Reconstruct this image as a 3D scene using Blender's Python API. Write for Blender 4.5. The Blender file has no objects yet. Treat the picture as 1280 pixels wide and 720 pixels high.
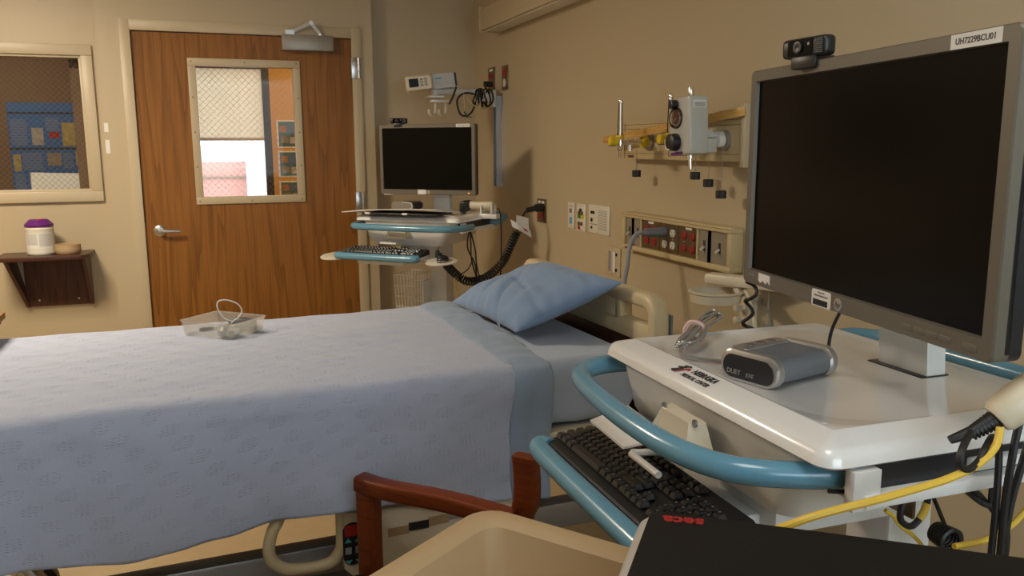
import bpy, bmesh, math, random
from mathutils import Matrix, Vector, noise
random.seed(7)
scene = bpy.context.scene
COL = scene.collection
R = math.radians
# ------------------------------------------------------------------ camera
F_PX = 1040.0
YAW, PITCH, ROLL = R(19.87), R(9.65), R(-0.287)
CAM = Vector((0.0, 0.0, 1.49))
_f = Vector((math.sin(YAW) * math.cos(PITCH), math.cos(YAW) * math.cos(PITCH), -math.sin(PITCH)))
_r = Vector((math.cos(YAW), -math.sin(YAW), 0))
_u = _r.cross(_f)
_r, _u = _r * math.cos(ROLL) + _u * math.sin(ROLL), _u * math.cos(ROLL) - _r * math.sin(ROLL)
cd = bpy.data.cameras.new('camera')
cd.sensor_width = 36.0
cd.lens = F_PX * 36.0 / 1280.0
cd.clip_start = 0.02
cd.dof.use_dof = False
cam = bpy.data.objects.new('camera', cd)
COL.objects.link(cam)
cam.matrix_world = Matrix(((_r.x, _u.x, -_f.x, CAM.x), (_r.y, _u.y, -_f.y, CAM.y), (_r.z, _u.z, -_f.z, CAM.z), (0, 0, 0, 1)))
scene.camera = cam
# ------------------------------------------------------------------ view, world, lights
vs = scene.view_settings
vs.view_transform = 'Standard'
vs.look = 'None'
vs.gamma = 1.0
vs.use_curve_mapping = False
vs.exposure = 0.0
w = bpy.data.worlds.new('world')
scene.world = w
w.use_nodes = True
w.node_tree.nodes['Background'].inputs[0].default_value = (0.80, 0.90, 1.0, 1)
w.node_tree.nodes['Background'].inputs[1].default_value = 5.0

def area_light(name, loc, rot, sx, sy, power, color, spread=180):
    l = bpy.data.lights.new(name, 'AREA')
    l.shape = 'RECTANGLE'; l.size = sx; l.size_y = sy
    l.energy = power; l.color = color; l.spread = R(spread)
    o = bpy.data.objects.new(name, l); COL.objects.link(o)
    o.location = loc; o.rotation_euler = rot
    return o
WARM = (1.0, 0.85, 0.655)
COOL = (0.38, 0.66, 1.0)
# ceiling panel lights (their housings are built below), daylight in the window behind the camera, added lamps brightening side room and corridor
area_light('ceiling_lamp_light', (-1.2, 3.6, 2.55), (0, 0, 0), 0.55, 0.55, 74, WARM)
area_light('ceiling_lamp_light', (0.1, 0.45, 2.55), (0, 0, 0), 0.55, 0.55, 6.5, (0.95, 0.97, 1.0))
area_light('window_daylight', (0.45, -1.56, 1.75), (R(90), 0, R(180)), 1.8, 1.25, 240, COOL)
area_light('side_room_fill_light', (-1.5, 6.3, 2.55), (0, 0, 0), 0.4, 0.4, 18, WARM)  # added so the side room and its poster are not too dark
area_light('corridor_fill_light', (0.9, 6.35, 2.55), (0, 0, 0), 0.5, 0.5, 22, (1.0, 0.72, 0.40))  # added to light the corridor behind the door glass
# room numbers (metres)
WX = 1.66      # right wall
BY = 5.28      # back wall
DY = 5.20      # face of the door bay
CZ = 2.62      # ceiling
LX = -2.7      # left wall
FY = -1.6      # wall behind the camera

# ------------------------------------------------------------------ mesh helpers
def vec(v): return Vector(v)

def frame(origin, u, v, wv):
    return Matrix(((u[0], v[0], wv[0], origin[0]), (u[1], v[1], wv[1], origin[1]), (u[2], v[2], wv[2], origin[2]), (0, 0, 0, 1)))
def right_wall(y, z, off=0.0):   # local x: to the viewer's right, y: up, z: out of the wall
    return frame((WX - off, y, z), (0, -1, 0), (0, 0, 1), (-1, 0, 0))
def back_wall(x, z, yy=BY):
    return frame((x, yy, z), (1, 0, 0), (0, 0, 1), (0, -1, 0))
def turn(loc, rz): return Matrix.Translation(loc) @ Matrix.Rotation(rz, 4, 'Z')

def smooth_path(pts, k=6, closed=False):
    pts = [Vector(p) for p in pts]; n = len(pts); out = []
    rng = range(n) if closed else range(n - 1)
    for i in rng:
        if closed: a, b, c, d = pts[(i - 1) % n], pts[i], pts[(i + 1) % n], pts[(i + 2) % n]
        else: a, b, c, d = pts[max(i - 1, 0)], pts[i], pts[i + 1], pts[min(i + 2, n - 1)]
        for j in range(k):
            t = j / k
            out.append(0.5 * ((2 * b) + (c - a) * t + (2 * a - 5 * b + 4 * c - d) * t * t + (3 * b - a - 3 * c + d) * t ** 3))
    if not closed: out.append(pts[-1])
    return out

def rrect(w, d, r, n=5, cx=0, cy=0):
    pts = []
    for (sx, sy, a0) in ((1, 1, 0), (-1, 1, 90), (-1, -1, 180), (1, -1, 270)):
        for i in range(n + 1):
            a = R(a0 + 90 * i / n)
            pts.append((cx + sx * (w / 2 - r) + r * math.cos(a), cy + sy * (d / 2 - r) + r * math.sin(a)))
    return pts

class MB:
    def __init__(self): self.bm = bmesh.new()
    def _merge(self, tmp, M=None):
        if M is not None: bmesh.ops.transform(tmp, matrix=M, verts=tmp.verts)
        me = bpy.data.meshes.new('tmp'); tmp.to_mesh(me); tmp.free()
        self.bm.from_mesh(me); bpy.data.meshes.remove(me)
    def box(self, c, s, bevel=0.0, seg=2, rot=None):
        t = bmesh.new(); bmesh.ops.create_cube(t, size=1.0)
        bmesh.ops.scale(t, vec=s, verts=t.verts)
        if bevel > 0:
            bmesh.ops.bevel(t, geom=t.edges[:], offset=min(bevel, min(s) * 0.49), segments=seg, affect='EDGES', profile=0.5)
        M = Matrix.Translation(c)
        if rot is not None: M = M @ (rot.to_4x4() if len(rot) == 3 else rot)
        self._merge(t, M); return self
    def span(self, a, b, bevel=0.0, seg=2):
        a, b = Vector(a), Vector(b)
        return self.box((a + b) / 2, (abs(b.x - a.x), abs(b.y - a.y), abs(b.z - a.z)), bevel, seg)
    def bar(self, a, b, wd, ht, bevel=0.0, up=(0, 0, 1)):
        a, b = Vector(a), Vector(b); d = b - a; L = d.length; d.normalize()
        up = Vector(up)
        if abs(d.dot(up)) > 0.98: up = Vector((0, 1, 0))
        s = d.cross(up).normalized(); uu = s.cross(d)
        M = frame((a + b) / 2, d, s, uu)
        t = bmesh.new(); bmesh.ops.create_cube(t, size=1.0); bmesh.ops.scale(t, vec=(L, wd, ht), verts=t.verts)
        if bevel > 0: bmesh.ops.bevel(t, geom=t.edges[:], offset=bevel, segments=2, affect='EDGES', profile=0.5)
        self._merge(t, M); return self
    def cyl(self, a, b, r, n=16, r2=None, cap=True):
        a, b = Vector(a), Vector(b); r2 = r if r2 is None else r2
        return self.loft_rings([(a, r), (b, r2)], n, cap)
    def loft_rings(self, rings, n=16, cap=True):
        d = (rings[-1][0] - rings[0][0]).normalized()
        up = Vector((0, 0, 1)) if abs(d.z) < 0.9 else Vector((1, 0, 0))
        s = d.cross(up).normalized(); t = d.cross(s)
        bm = self.bm; prev = None; first = None
        for c, r in rings:
            row = [bm.verts.new(c + (s * math.cos(2 * math.pi * i / n) + t * math.sin(2 * math.pi * i / n)) * r) for i in range(n)]
            if prev:
                for i in range(n): bm.faces.new((prev[i], prev[(i + 1) % n], row[(i + 1) % n], row[i]))
            else: first = row
            prev = row
        if cap:
            bm.faces.new(first[::-1]); bm.faces.new(prev)
        return self
    def lathe(self, prof, c=(0, 0, 0), axis=(0, 0, 1), n=24, cap=True):
        c = Vector(c); ax = Vector(axis).normalized()
        up = Vector((0, 0, 1)) if abs(ax.z) < 0.9 else Vector((1, 0, 0))
        s = ax.cross(up).normalized(); t = ax.cross(s)
        bm = self.bm; prev = None; first = None
        for r, h in prof:
            row = [bm.verts.new(c + ax * h + (s * math.cos(2 * math.pi * i / n) + t * math.sin(2 * math.pi * i / n)) * max(r, 1e-4)) for i in range(n)]
            if prev:
                for i in range(n): bm.faces.new((prev[i], prev[(i + 1) % n], row[(i + 1) % n], row[i]))
            else: first = row
            prev = row
        if cap: bm.faces.new(first[::-1]); bm.faces.new(prev)
        return self
    def tube(self, pts, r, n=8, closed=False, cap=True):
        pts = [Vector(p) for p in pts]; m = len(pts); bm = self.bm
        rr = r if callable(r) else (lambda t: r)
        tang = []
        for i in range(m):
            a = pts[(i - 1) % m] if (closed or i > 0) else pts[i]
            b = pts[(i + 1) % m] if (closed or i < m - 1) else pts[i]
            d = (b - a); tang.append(d.normalized() if d.length > 1e-9 else Vector((0, 0, 1)))
        up = Vector((0, 0, 1)) if abs(tang[0].z) < 0.9 else Vector((1, 0, 0))
        s = tang[0].cross(up).normalized(); rows = []
        for i in range(m):
            s = (s - tang[i] * s.dot(tang[i]))
            s = s.normalized() if s.length > 1e-6 else tang[i].orthogonal().normalized()
            t = tang[i].cross(s); q = rr(i / max(m - 1, 1))
            rows.append([bm.verts.new(pts[i] + (s * math.cos(2 * math.pi * k / n) + t * math.sin(2 * math.pi * k / n)) * q) for k in range(n)])
        for i in range(m if closed else m - 1):
            a, b = rows[i], rows[(i + 1) % m]
            for k in range(n): bm.faces.new((a[k], a[(k + 1) % n], b[(k + 1) % n], b[k]))
        if not closed and cap: bm.faces.new(rows[0][::-1]); bm.faces.new(rows[-1])
        return self
    def loft(self, loops, cap0=True, cap1=True):
        bm = self.bm; prev = None; first = None
        for lp in loops:
            row = [bm.verts.new(Vector(p)) for p in lp]; n = len(row)
            if prev:
                for i in range(n): bm.faces.new((prev[i], prev[(i + 1) % n], row[(i + 1) % n], row[i]))
            else: first = row
            prev = row
        if cap0: bm.faces.new(first[::-1])
        if cap1: bm.faces.new(prev)
        return self
    def prism(self, poly, z0, z1, M=None, bevel=0.0):
        t = bmesh.new()
        a = [t.verts.new((x, y, z0)) for x, y in poly]; b = [t.verts.new((x, y, z1)) for x, y in poly]; n = len(poly)
        for i in range(n): t.faces.new((a[i], a[(i + 1) % n], b[(i + 1) % n], b[i]))
        t.faces.new(a[::-1]); t.faces.new(b)
        bmesh.ops.recalc_face_normals(t, faces=t.faces)
        if bevel > 0:
            ed = [e for e in t.edges if abs(e.verts[0].co.z - e.verts[1].co.z) < 1e-6]
            bmesh.ops.bevel(t, geom=ed, offset=bevel, segments=2, affect='EDGES', profile=0.5)
        self._merge(t, M); return self
    def frame_rect(self, x0, x1, y0, y1, b, z0, z1, bevel=0.0):
        """a picture-frame: outer rectangle x0..x1, y0..y1, border b, from z0 to z1 (four mitre-less bars)"""
        self.span((x0, y1 - b, z0), (x1, y1, z1), bevel); self.span((x0, y0, z0), (x1, y0 + b, z1), bevel)
        self.span((x0, y0 + b, z0), (x0 + b, y1 - b, z1), bevel); self.span((x1 - b, y0 + b, z0), (x1, y1 - b, z1), bevel)
        return self
    def grid(self, fn, nu, nv, uv=False):
        bm = self.bm
        rows = [[bm.verts.new(fn(i / nu, j / nv)) for j in range(nv + 1)] for i in range(nu + 1)]
        lay = bm.loops.layers.uv.verify() if uv else None
        for i in range(nu):
            for j in range(nv):
                f = bm.faces.new((rows[i][j], rows[i + 1][j], rows[i + 1][j + 1], rows[i][j + 1]))
                if uv:
                    for l, (a, b) in zip(f.loops, ((i, j), (i + 1, j), (i + 1, j + 1), (i, j + 1))):
                        l[lay].uv = uv(a / nu, b / nv)
        return self
    def text(self, s, size, M, extrude=0.0003, shear=0.0, bold=0.0, align='CENTER'):
        cu = bpy.data.curves.new('tmp_text', 'FONT'); cu.body = s; cu.size = size; cu.extrude = extrude
        cu.align_x = align; cu.align_y = 'CENTER'; cu.shear = shear; cu.offset = bold; cu.resolution_u = 3
        o = bpy.data.objects.new('tmp_text', cu); COL.objects.link(o)
        dg = bpy.context.evaluated_depsgraph_get(); me = bpy.data.meshes.new_from_object(o.evaluated_get(dg))
        t = bmesh.new(); t.from_mesh(me); bpy.data.meshes.remove(me)
        bpy.data.objects.remove(o); bpy.data.curves.remove(cu)
        self._merge(t, M); return self
    def build(self, name, mat, parent=None, M=None, smooth=35, recalc=True, **kw):
        bm = self.bm
        if M is not None: bmesh.ops.transform(bm, matrix=M, verts=bm.verts)
        if recalc: bmesh.ops.recalc_face_normals(bm, faces=bm.faces)
        me = bpy.data.meshes.new(name); bm.to_mesh(me); bm.free()
        return link(name, me, mat, parent, smooth, **kw)

def link(name, me, mat, parent=None, smooth=35, **kw):
    if smooth:
        for p in me.polygons: p.use_smooth = True
        me.set_sharp_from_angle(angle=R(smooth))
    if mat is not None:
        me.materials.clear(); me.materials.append(mat)
    o = bpy.data.objects.new(name, me); COL.objects.link(o)
    if parent is not None: o.parent = parent
    return tag(o, **kw)

def tag(o, label=None, cat=None, group=None, kind=None):
    if label: o['label'] = label
    if cat: o['category'] = cat
    if group: o['group'] = group
    if kind: o['kind'] = kind
    return o
def thing(name, M, label=None, cat=None, group=None, kind=None):
    o = bpy.data.objects.new(name, None); COL.objects.link(o)
    o.matrix_world = M; o.empty_display_size = 0.05
    return tag(o, label, cat, group, kind)
def centred(b, name, mat, M, **kw):
    """a one-mesh thing built in local coordinates and placed by M"""
    o = b.build(name, mat, None, **kw); o.matrix_world = M; return o

# ------------------------------------------------------------------ materials
def mat(name, col, rough=0.5, metal=0.0, spec=0.5, bump=None, var=None, coat=0.0, emit=None, alpha=1.0, trans=0.0, sheen=0.0, sub=0.0):
    m = bpy.data.materials.new(name); m.use_nodes = True
    nt = m.node_tree; b = nt.nodes['Principled BSDF']
    b.inputs['Base Color'].default_value = (*col, 1); b.inputs['Roughness'].default_value = rough
    b.inputs['Metallic'].default_value = metal; b.inputs['Specular IOR Level'].default_value = spec
    b.inputs['Coat Weight'].default_value = coat; b.inputs['Coat Roughness'].default_value = 0.08
    b.inputs['Alpha'].default_value = alpha; b.inputs['Transmission Weight'].default_value = trans
    b.inputs['Sheen Weight'].default_value = sheen
    if sub: b.inputs['Subsurface Weight'].default_value = sub; b.inputs['Subsurface Radius'].default_value = (.01, .008, .006)
    if emit: b.inputs['Emission Color'].default_value = (*emit[0], 1); b.inputs['Emission Strength'].default_value = emit[1]
    tc = None
    if bump or var: tc = nt.nodes.new('ShaderNodeTexCoord')
    if var:   # (scale, amount) mottled tint
        n = nt.nodes.new('ShaderNodeTexNoise'); n.inputs['Scale'].default_value = var[0]; n.inputs['Detail'].default_value = 4
        nt.links.new(tc.outputs['Object'], n.inputs['Vector'])
        mx = nt.nodes.new('ShaderNodeMix'); mx.data_type = 'RGBA'
        a = var[1]
        mx.inputs[6].default_value = (*[c * (1 - a) for c in col], 1); mx.inputs[7].default_value = (*[min(1, c * (1 + a)) for c in col], 1)
        nt.links.new(n.outputs['Fac'], mx.inputs[0]); nt.links.new(mx.outputs[2], b.inputs['Base Color'])
    if bump:  # (scale, strength, distance)
        n = nt.nodes.new('ShaderNodeTexNoise'); n.inputs['Scale'].default_value = bump[0]; n.inputs['Detail'].default_value = 2
        nt.links.new(tc.outputs['Object'], n.inputs['Vector'])
        bp = nt.nodes.new('ShaderNodeBump'); bp.inputs['Strength'].default_value = bump[1]
        bp.inputs['Distance'].default_value = bump[2] if len(bump) > 2 else 0.002
        nt.links.new(n.outputs['Fac'], bp.inputs['Height']); nt.links.new(bp.outputs['Normal'], b.inputs['Normal'])
    return m

def wood_mat(name, dark, light, axis='Z', scale=1.0, rough=0.4, ring=9.0, coat=0.15):
    """straight grain with cathedral figure running along one object axis"""
    m = bpy.data.materials.new(name); m.use_nodes = True
    nt = m.node_tree; b = nt.nodes['Principled BSDF']; L = nt.links.new
    tc = nt.nodes.new('ShaderNodeTexCoord')
    def mapped(s_along, s_cross):
        mp = nt.nodes.new('ShaderNodeMapping')
        mp.inputs['Scale'].default_value = tuple(s_along if ax == axis else s_cross for ax in 'XYZ')
        L(tc.outputs['Object'], mp.inputs['Vector']); return mp
    big = nt.nodes.new('ShaderNodeTexNoise'); big.inputs['Scale'].default_value = 1.0; big.inputs['Detail'].default_value = 2; big.inputs['Roughness'].default_value = .4
    L(mapped(0.6 * scale, 11.0 * scale).outputs[0], big.inputs['Vector'])
    mul = nt.nodes.new('ShaderNodeMath'); mul.operation = 'MULTIPLY'; mul.inputs[1].default_value = ring
    L(big.outputs['Fac'], mul.inputs[0])
    fr = nt.nodes.new('ShaderNodeMath'); fr.operation = 'FRACT'; L(mul.outputs[0], fr.inputs[0])
    fine = nt.nodes.new('ShaderNodeTexNoise'); fine.inputs['Scale'].default_value = 1.0; fine.inputs['Detail'].default_value = 6
    L(mapped(3.0 * scale, 130 * scale).outputs[0], fine.inputs['Vector'])
    r1 = nt.nodes.new('ShaderNodeValToRGB'); r1.color_ramp.elements[0].position = 0.0; r1.color_ramp.elements[1].position = 0.55
    r1.color_ramp.elements[0].color = (0, 0, 0, 1); r1.color_ramp.elements[1].color = (1, 1, 1, 1)
    L(fr.outputs[0], r1.inputs[0])
    m1 = nt.nodes.new('ShaderNodeMix'); m1.data_type = 'FLOAT'; m1.inputs[0].default_value = 0.70
    L(r1.outputs[0], m1.inputs[2]); L(fine.outputs['Fac'], m1.inputs[3])
    mx = nt.nodes.new('ShaderNodeValToRGB'); mx.color_ramp.elements[0].position = 0.22; mx.color_ramp.elements[1].position = 0.72
    mx.color_ramp.elements[0].color = (*dark, 1); mx.color_ramp.elements[1].color = (*light, 1)
    L(m1.outputs[0], mx.inputs[0]); L(mx.outputs[0], b.inputs['Base Color'])
    b.inputs['Roughness'].default_value = rough; b.inputs['Coat Weight'].default_value = coat; b.inputs['Coat Roughness'].default_value = .25; b.inputs['Specular IOR Level'].default_value = .22
    return m

def glass_mat(name, tint=(1, 1, 1), refl_scale=1.0, rough=0.02):
    m = bpy.data.materials.new(name); m.use_nodes = True
    nt = m.node_tree; nt.nodes.remove(nt.nodes['Principled BSDF']); out = nt.nodes['Material Output']
    t = nt.nodes.new('ShaderNodeBsdfTransparent'); t.inputs[0].default_value = (*tint, 1)
    g = nt.nodes.new('ShaderNodeBsdfGlossy'); g.inputs['Roughness'].default_value = rough
    f = nt.nodes.new('ShaderNodeFresnel'); f.inputs[0].default_value = 1.45
    mx = nt.nodes.new('ShaderNodeMixShader'); L = nt.links.new
    k = nt.nodes.new('ShaderNodeMath'); k.operation = 'MULTIPLY'; k.inputs[1].default_value = refl_scale; L(f.outputs[0], k.inputs[0]); L(k.outputs[0], mx.inputs[0]); L(t.outputs[0], mx.inputs[1]); L(g.outputs[0], mx.inputs[2]); L(mx.outputs[0], out.inputs[0])
    return m

def frosted_mat(name, col, clear=0.55):
    m = bpy.data.materials.new(name); m.use_nodes = True
    nt = m.node_tree; b = nt.nodes['Principled BSDF']; out = nt.nodes['Material Output']
    b.inputs['Base Color'].default_value = (*col, 1); b.inputs['Roughness'].default_value = .35
    t = nt.nodes.new('ShaderNodeBsdfTransparent'); tl = nt.nodes.new('ShaderNodeBsdfTranslucent'); tl.inputs[0].default_value = (*col, 1)
    m1 = nt.nodes.new('ShaderNodeMixShader'); m1.inputs[0].default_value = .45
    m2 = nt.nodes.new('ShaderNodeMixShader'); m2.inputs[0].default_value = clear; L = nt.links.new
    L(b.outputs[0], m1.inputs[1]); L(tl.outputs[0], m1.inputs[2]); L(m1.outputs[0], m2.inputs[1]); L(t.outputs[0], m2.inputs[2]); L(m2.outputs[0], out.inputs[0])
    return m

def cloth_mat(name, col, weave=900.0, strength=0.25, patches=False, sheen=0.2):
    m = bpy.data.materials.new(name); m.use_nodes = True
    nt = m.node_tree; b = nt.nodes['Principled BSDF']; L = nt.links.new
    b.inputs['Base Color'].default_value = (*col, 1); b.inputs['Roughness'].default_value = .9
    b.inputs['Specular IOR Level'].default_value = .15; b.inputs['Sheen Weight'].default_value = sheen
    tc = nt.nodes.new('ShaderNodeTexCoord'); src = tc.outputs['UV'] if patches else tc.outputs['Object']
    sep = nt.nodes.new('ShaderNodeSeparateXYZ'); L(src, sep.inputs[0])
    def math_(op, a, bb=None):
        n = nt.nodes.new('ShaderNodeMath'); n.operation = op
        for k, v in enumerate((a, bb)):
            if v is None: continue
            if isinstance(v, (int, float)): n.inputs[k].default_value = v
            else: L(v, n.inputs[k])
        return n.outputs[0]
    fine = nt.nodes.new('ShaderNodeTexNoise'); fine.inputs['Scale'].default_value = 260 if patches else 180; fine.inputs['Detail'].default_value = 3
    L(src, fine.inputs['Vector'])
    h = fine.outputs['Fac']
    if patches:   # raised waffle blocks scattered over a plain weave
        u, v = sep.outputs[0], sep.outputs[1]
        wob = nt.nodes.new('ShaderNodeTexNoise'); wob.inputs['Scale'].default_value = 9; L(src, wob.inputs['Vector'])
        w1 = math_('SINE', math_('MULTIPLY', u, 2 * math.pi / 0.0125)); w2 = math_('SINE', math_('MULTIPLY', v, 2 * math.pi / 0.0065))
        waf = math_('MULTIPLY', math_('MAXIMUM', w1, -0.35), math_('MAXIMUM', w2, -0.1))
        pu = math_('SINE', math_('ADD', math_('MULTIPLY', u, 2 * math.pi / 0.105), math_('MULTIPLY', v, 31.0)))
        pv = math_('SINE', math_('MULTIPLY', v, 2 * math.pi / 0.075))
        mask = math_('GREATER_THAN', math_('ADD', math_('MULTIPLY', pu, pv), math_('MULTIPLY', wob.outputs['Fac'], 0.9)), 0.72)
        h = math_('ADD', math_('MULTIPLY', math_('MULTIPLY', waf, mask), 1.0), math_('MULTIPLY', fine.outputs['Fac'], 0.7))
        cr = nt.nodes.new('ShaderNodeTexNoise'); cr.inputs['Scale'].default_value = 16; cr.inputs['Detail'].default_value = 5; L(src, cr.inputs['Vector'])
        h = math_('ADD', h, math_('MULTIPLY', cr.outputs['Fac'], 2.2))
    bp = nt.nodes.new('ShaderNodeBump'); bp.inputs['Strength'].default_value = strength; bp.inputs['Distance'].default_value = .0022 if patches else .0012
    L(h, bp.inputs['Height']); L(bp.outputs['Normal'], b.inputs['Normal'])
    return m

M_ = {}
M_['wall'] = mat('beige_wall_paint', (0.485, 0.395, 0.255), 0.42, spec=0.45, bump=(240, 0.22, 0.002))
M_['trim'] = mat('cream_trim_paint', (0.50, 0.415, 0.275), 0.4)
M_['ceiling'] = mat('white_ceiling', (0.7, 0.66, 0.58), 0.9, bump=(90, .3))
M_['floor'] = mat('tan_vinyl_floor', (0.36, 0.27, 0.155), 0.35, var=(14, .12), coat=.2)
M_['door'] = wood_mat('oak_door', (0.14, 0.053, 0.009), (0.275, 0.112, 0.019), 'Y', 1.0, .45, 6.0, .04)
M_['steel'] = mat('satin_steel', (0.55, 0.54, 0.52), 0.3, 1.0)
M_['chrome'] = mat('chrome', (0.8, 0.8, 0.8), 0.12, 1.0)
M_['alu'] = mat('grey_aluminium', (0.42, 0.43, 0.45), 0.4, .8)
M_['closer'] = mat('silver_grey_paint', (0.32, 0.29, 0.25), 0.4, .5)
M_['mahog'] = wood_mat('dark_mahogany', (0.03, 0.010, 0.006), (0.075, 0.026, 0.014), 'X', 1.6, .35)
M_['mahog_side'] = wood_mat('mahogany_side', (0.045, 0.016, 0.010), (0.10, 0.04, 0.022), 'Y', 1.6, .35)
M_['cherry'] = wood_mat('cherry_chair_wood', (0.105, 0.018, 0.004), (0.175, 0.034, 0.007), 'X', 2.2, .38, 6, .08)
M_['ruler'] = wood_mat('yellow_ruler_wood', (0.42, 0.22, 0.05), (0.60, 0.36, 0.11), 'X', 3, .45)
M_['tablewood'] = wood_mat('laminate_wood', (0.20, 0.115, 0.045), (0.30, 0.18, 0.075), 'X', 2, .4)
M_['hbwood'] = wood_mat('headboard_wood', (0.028, 0.009, 0.004), (0.06, 0.02, 0.009), 'X', 2, .35)
M_['cream'] = mat('cream_plastic', (0.60, 0.50, 0.31), 0.38)
M_['cream_lt'] = mat('pale_cream_plastic', (0.66, 0.58, 0.43), 0.4)
M_['panel'] = mat('tan_steel_panel', (0.54, 0.43, 0.235), 0.4)
M_['white'] = mat('white_plastic', (0.76, 0.74, 0.70), 0.28, coat=.35)
M_['traywhite'] = mat('glossy_white_tray', (0.78, 0.77, 0.75), 0.22, coat=1.0)
M_['traywhite'].node_tree.nodes['Principled BSDF'].inputs['Coat Roughness'].default_value = 0.03
M_['whitem'] = mat('white_metal', (0.72, 0.72, 0.70), 0.4)
M_['black'] = mat('black_plastic', (0.012, 0.012, 0.013), 0.38)
M_['rubber'] = mat('black_rubber', (0.010, 0.010, 0.010), 0.5)
M_['key'] = mat('black_key', (0.011, 0.011, 0.012), 0.33)
M_['screen'] = mat('black_screen', (0.0035, 0.003, 0.0025), 0.22, spec=.09)
M_['bezel'] = mat('grey_bezel', (0.145, 0.128, 0.10), 0.45, .25)
M_['bezel_dk'] = mat('dark_casing', (0.012, 0.013, 0.018), 0.35)
M_['blue'] = mat('blue_enamel', (0.115, 0.29, 0.41), 0.24, coat=.4)
M_['blanket'] = cloth_mat('pale_blue_thermal_blanket', (0.42, 0.465, 0.60), strength=.7, patches=True)
M_['sheet'] = cloth_mat('pale_blue_sheet', (0.40, 0.465, 0.58), strength=.12)
M_['topsheet'] = cloth_mat('blue_green_sheet', (0.26, 0.335, 0.455), strength=.15)
M_['pillow'] = cloth_mat('blue_pillowcase', (0.20, 0.29, 0.45), strength=.15)
M_['greycord'] = mat('grey_cord', (0.26, 0.26, 0.27), 0.45)
M_['greyplug'] = mat('grey_plug', (0.16, 0.165, 0.17), 0.5)
M_['yellow'] = mat('yellow_plastic', (0.72, 0.50, 0.015), 0.4)
M_['ycable'] = mat('yellow_cable', (0.75, 0.50, 0.06), 0.42)
M_['green'] = mat('dark_green_plastic', (0.005, 0.07, 0.045), 0.4)
M_['red'] = mat('red_plastic', (0.33, 0.018, 0.012), 0.4)
M_['redlt'] = mat('seca_red', (0.30, 0.014, 0.010), 0.5)
M_['bronze'] = mat('brown_steel_plate', (0.19, 0.135, 0.075), 0.35, .7)
M_['greyplate'] = mat('grey_switch_plate', (0.27, 0.235, 0.175), 0.4)
M_['ivory'] = mat('ivory_plastic', (0.66, 0.62, 0.52), 0.4)
M_['regulator'] = mat('pale_grey_enamel', (0.50, 0.50, 0.46), 0.3, coat=.3)
M_['paper'] = mat('white_paper', (0.74, 0.72, 0.68), 0.7)
M_['ink'] = mat('black_ink', (0.02, 0.02, 0.022), 0.6)
M_['greyink'] = mat('grey_ink', (0.25, 0.24, 0.23), 0.6)
M_['purple'] = mat('purple_plastic', (0.11, 0.012, 0.16), 0.35)
M_['gauge'] = mat('brown_gauge_face', (0.10, 0.05, 0.04), 0.4)
M_['clear'] = glass_mat('clear_plastic', (.93, .93, .92))
M_['pane'] = glass_mat('wired_glass', (.95, .95, .94), .25)
M_['wire'] = mat('dark_wire', (0.24, 0.20, 0.15), 0.5, .3)
M_['frost'] = frosted_mat('frosted_plastic', (0.80, 0.78, 0.70), .74)
M_['seatblack'] = mat('black_vinyl', (0.012, 0.012, 0.015), 0.45)
M_['seca'] = mat('black_ribbed_mat', (0.008, 0.0065, 0.0055), 0.7, spec=.2, bump=(400, .25, .001))
M_['secagrey'] = mat('grey_scale_edge', (0.45, 0.42, 0.37), 0.45)
M_['tanplastic'] = mat('tan_plastic', (0.40, 0.275, 0.145), 0.55)
M_['mesh_grey'] = mat('grey_speaker_mesh', (0.20, 0.22, 0.25), 0.5, .5, bump=(900, .6, .001))
M_['silver'] = mat('silver_plastic', (0.42, 0.41, 0.40), 0.3, .75)
M_['clearcord'] = mat('translucent_grey_cord', (0.30, 0.30, 0.28), 0.22, .35)
M_['pink'] = mat('pink_band', (0.62, 0.42, 0.38), 0.6)
M_['logored'] = mat('logo_red', (0.35, 0.03, 0.03), 0.5)
M_['skyblue'] = mat('sticker_blue', (0.06, 0.33, 0.55), 0.5)
M_['teal'] = mat('teal_button', (0.05, 0.33, 0.36), 0.5)
M_['stickgreen'] = mat('sticker_green', (0.02, 0.20, 0.07), 0.5)
M_['orangewall'] = mat('orange_wall', (0.60, 0.33, 0.07), 0.6)
M_['shade'] = frosted_mat('beige_shade_fabric', (0.80, 0.70, 0.50), .22)
M_['dkframe'] = mat('dark_bronze_frame', (0.03, 0.026, 0.024), 0.4)
M_['stucco'] = mat('white_render', (0.8, 0.82, 0.85), 0.9)
M_['pinkbrick'] = mat('pink_masonry', (0.58, 0.32, 0.27), 0.9, var=(30, .15))
M_['brownwall'] = mat('brown_corridor_wall', (0.17, 0.10, 0.055), 0.7)
M_['posterblue'] = mat('poster_blue', (0.03, 0.12, 0.33), 0.5)
M_['postergreen'] = mat('poster_teal', (0.05, 0.13, 0.13), 0.5)
M_['lamp_glow'] = mat('lit_diffuser', (0.9, 0.85, 0.7), 0.5, emit=((1.0, 0.75, 0.45), 2.5))
# ================================================================== the room
def slab(name, a, b, m, **kw):
    a, b = Vector(a), Vector(b); c = (a + b) / 2
    o = MB().span(a - c, b - c).build(name, m, None, smooth=0, kind='structure', **kw); o.location = c; return o
T = 0.12
slab('floor', (LX - T, FY - T, -0.1), (WX + T, 8.2, 0), M_['floor'])
slab('ceiling', (LX - T, FY - T, CZ), (WX + T, 8.2, CZ + 0.1), M_['ceiling'])
slab('wall_right', (WX, FY - T, 0), (WX + T, BY + T, CZ), M_['wall'])
slab('wall_left', (LX - T, FY - T, 0), (LX, BY + T, CZ), M_['wall'])
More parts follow.
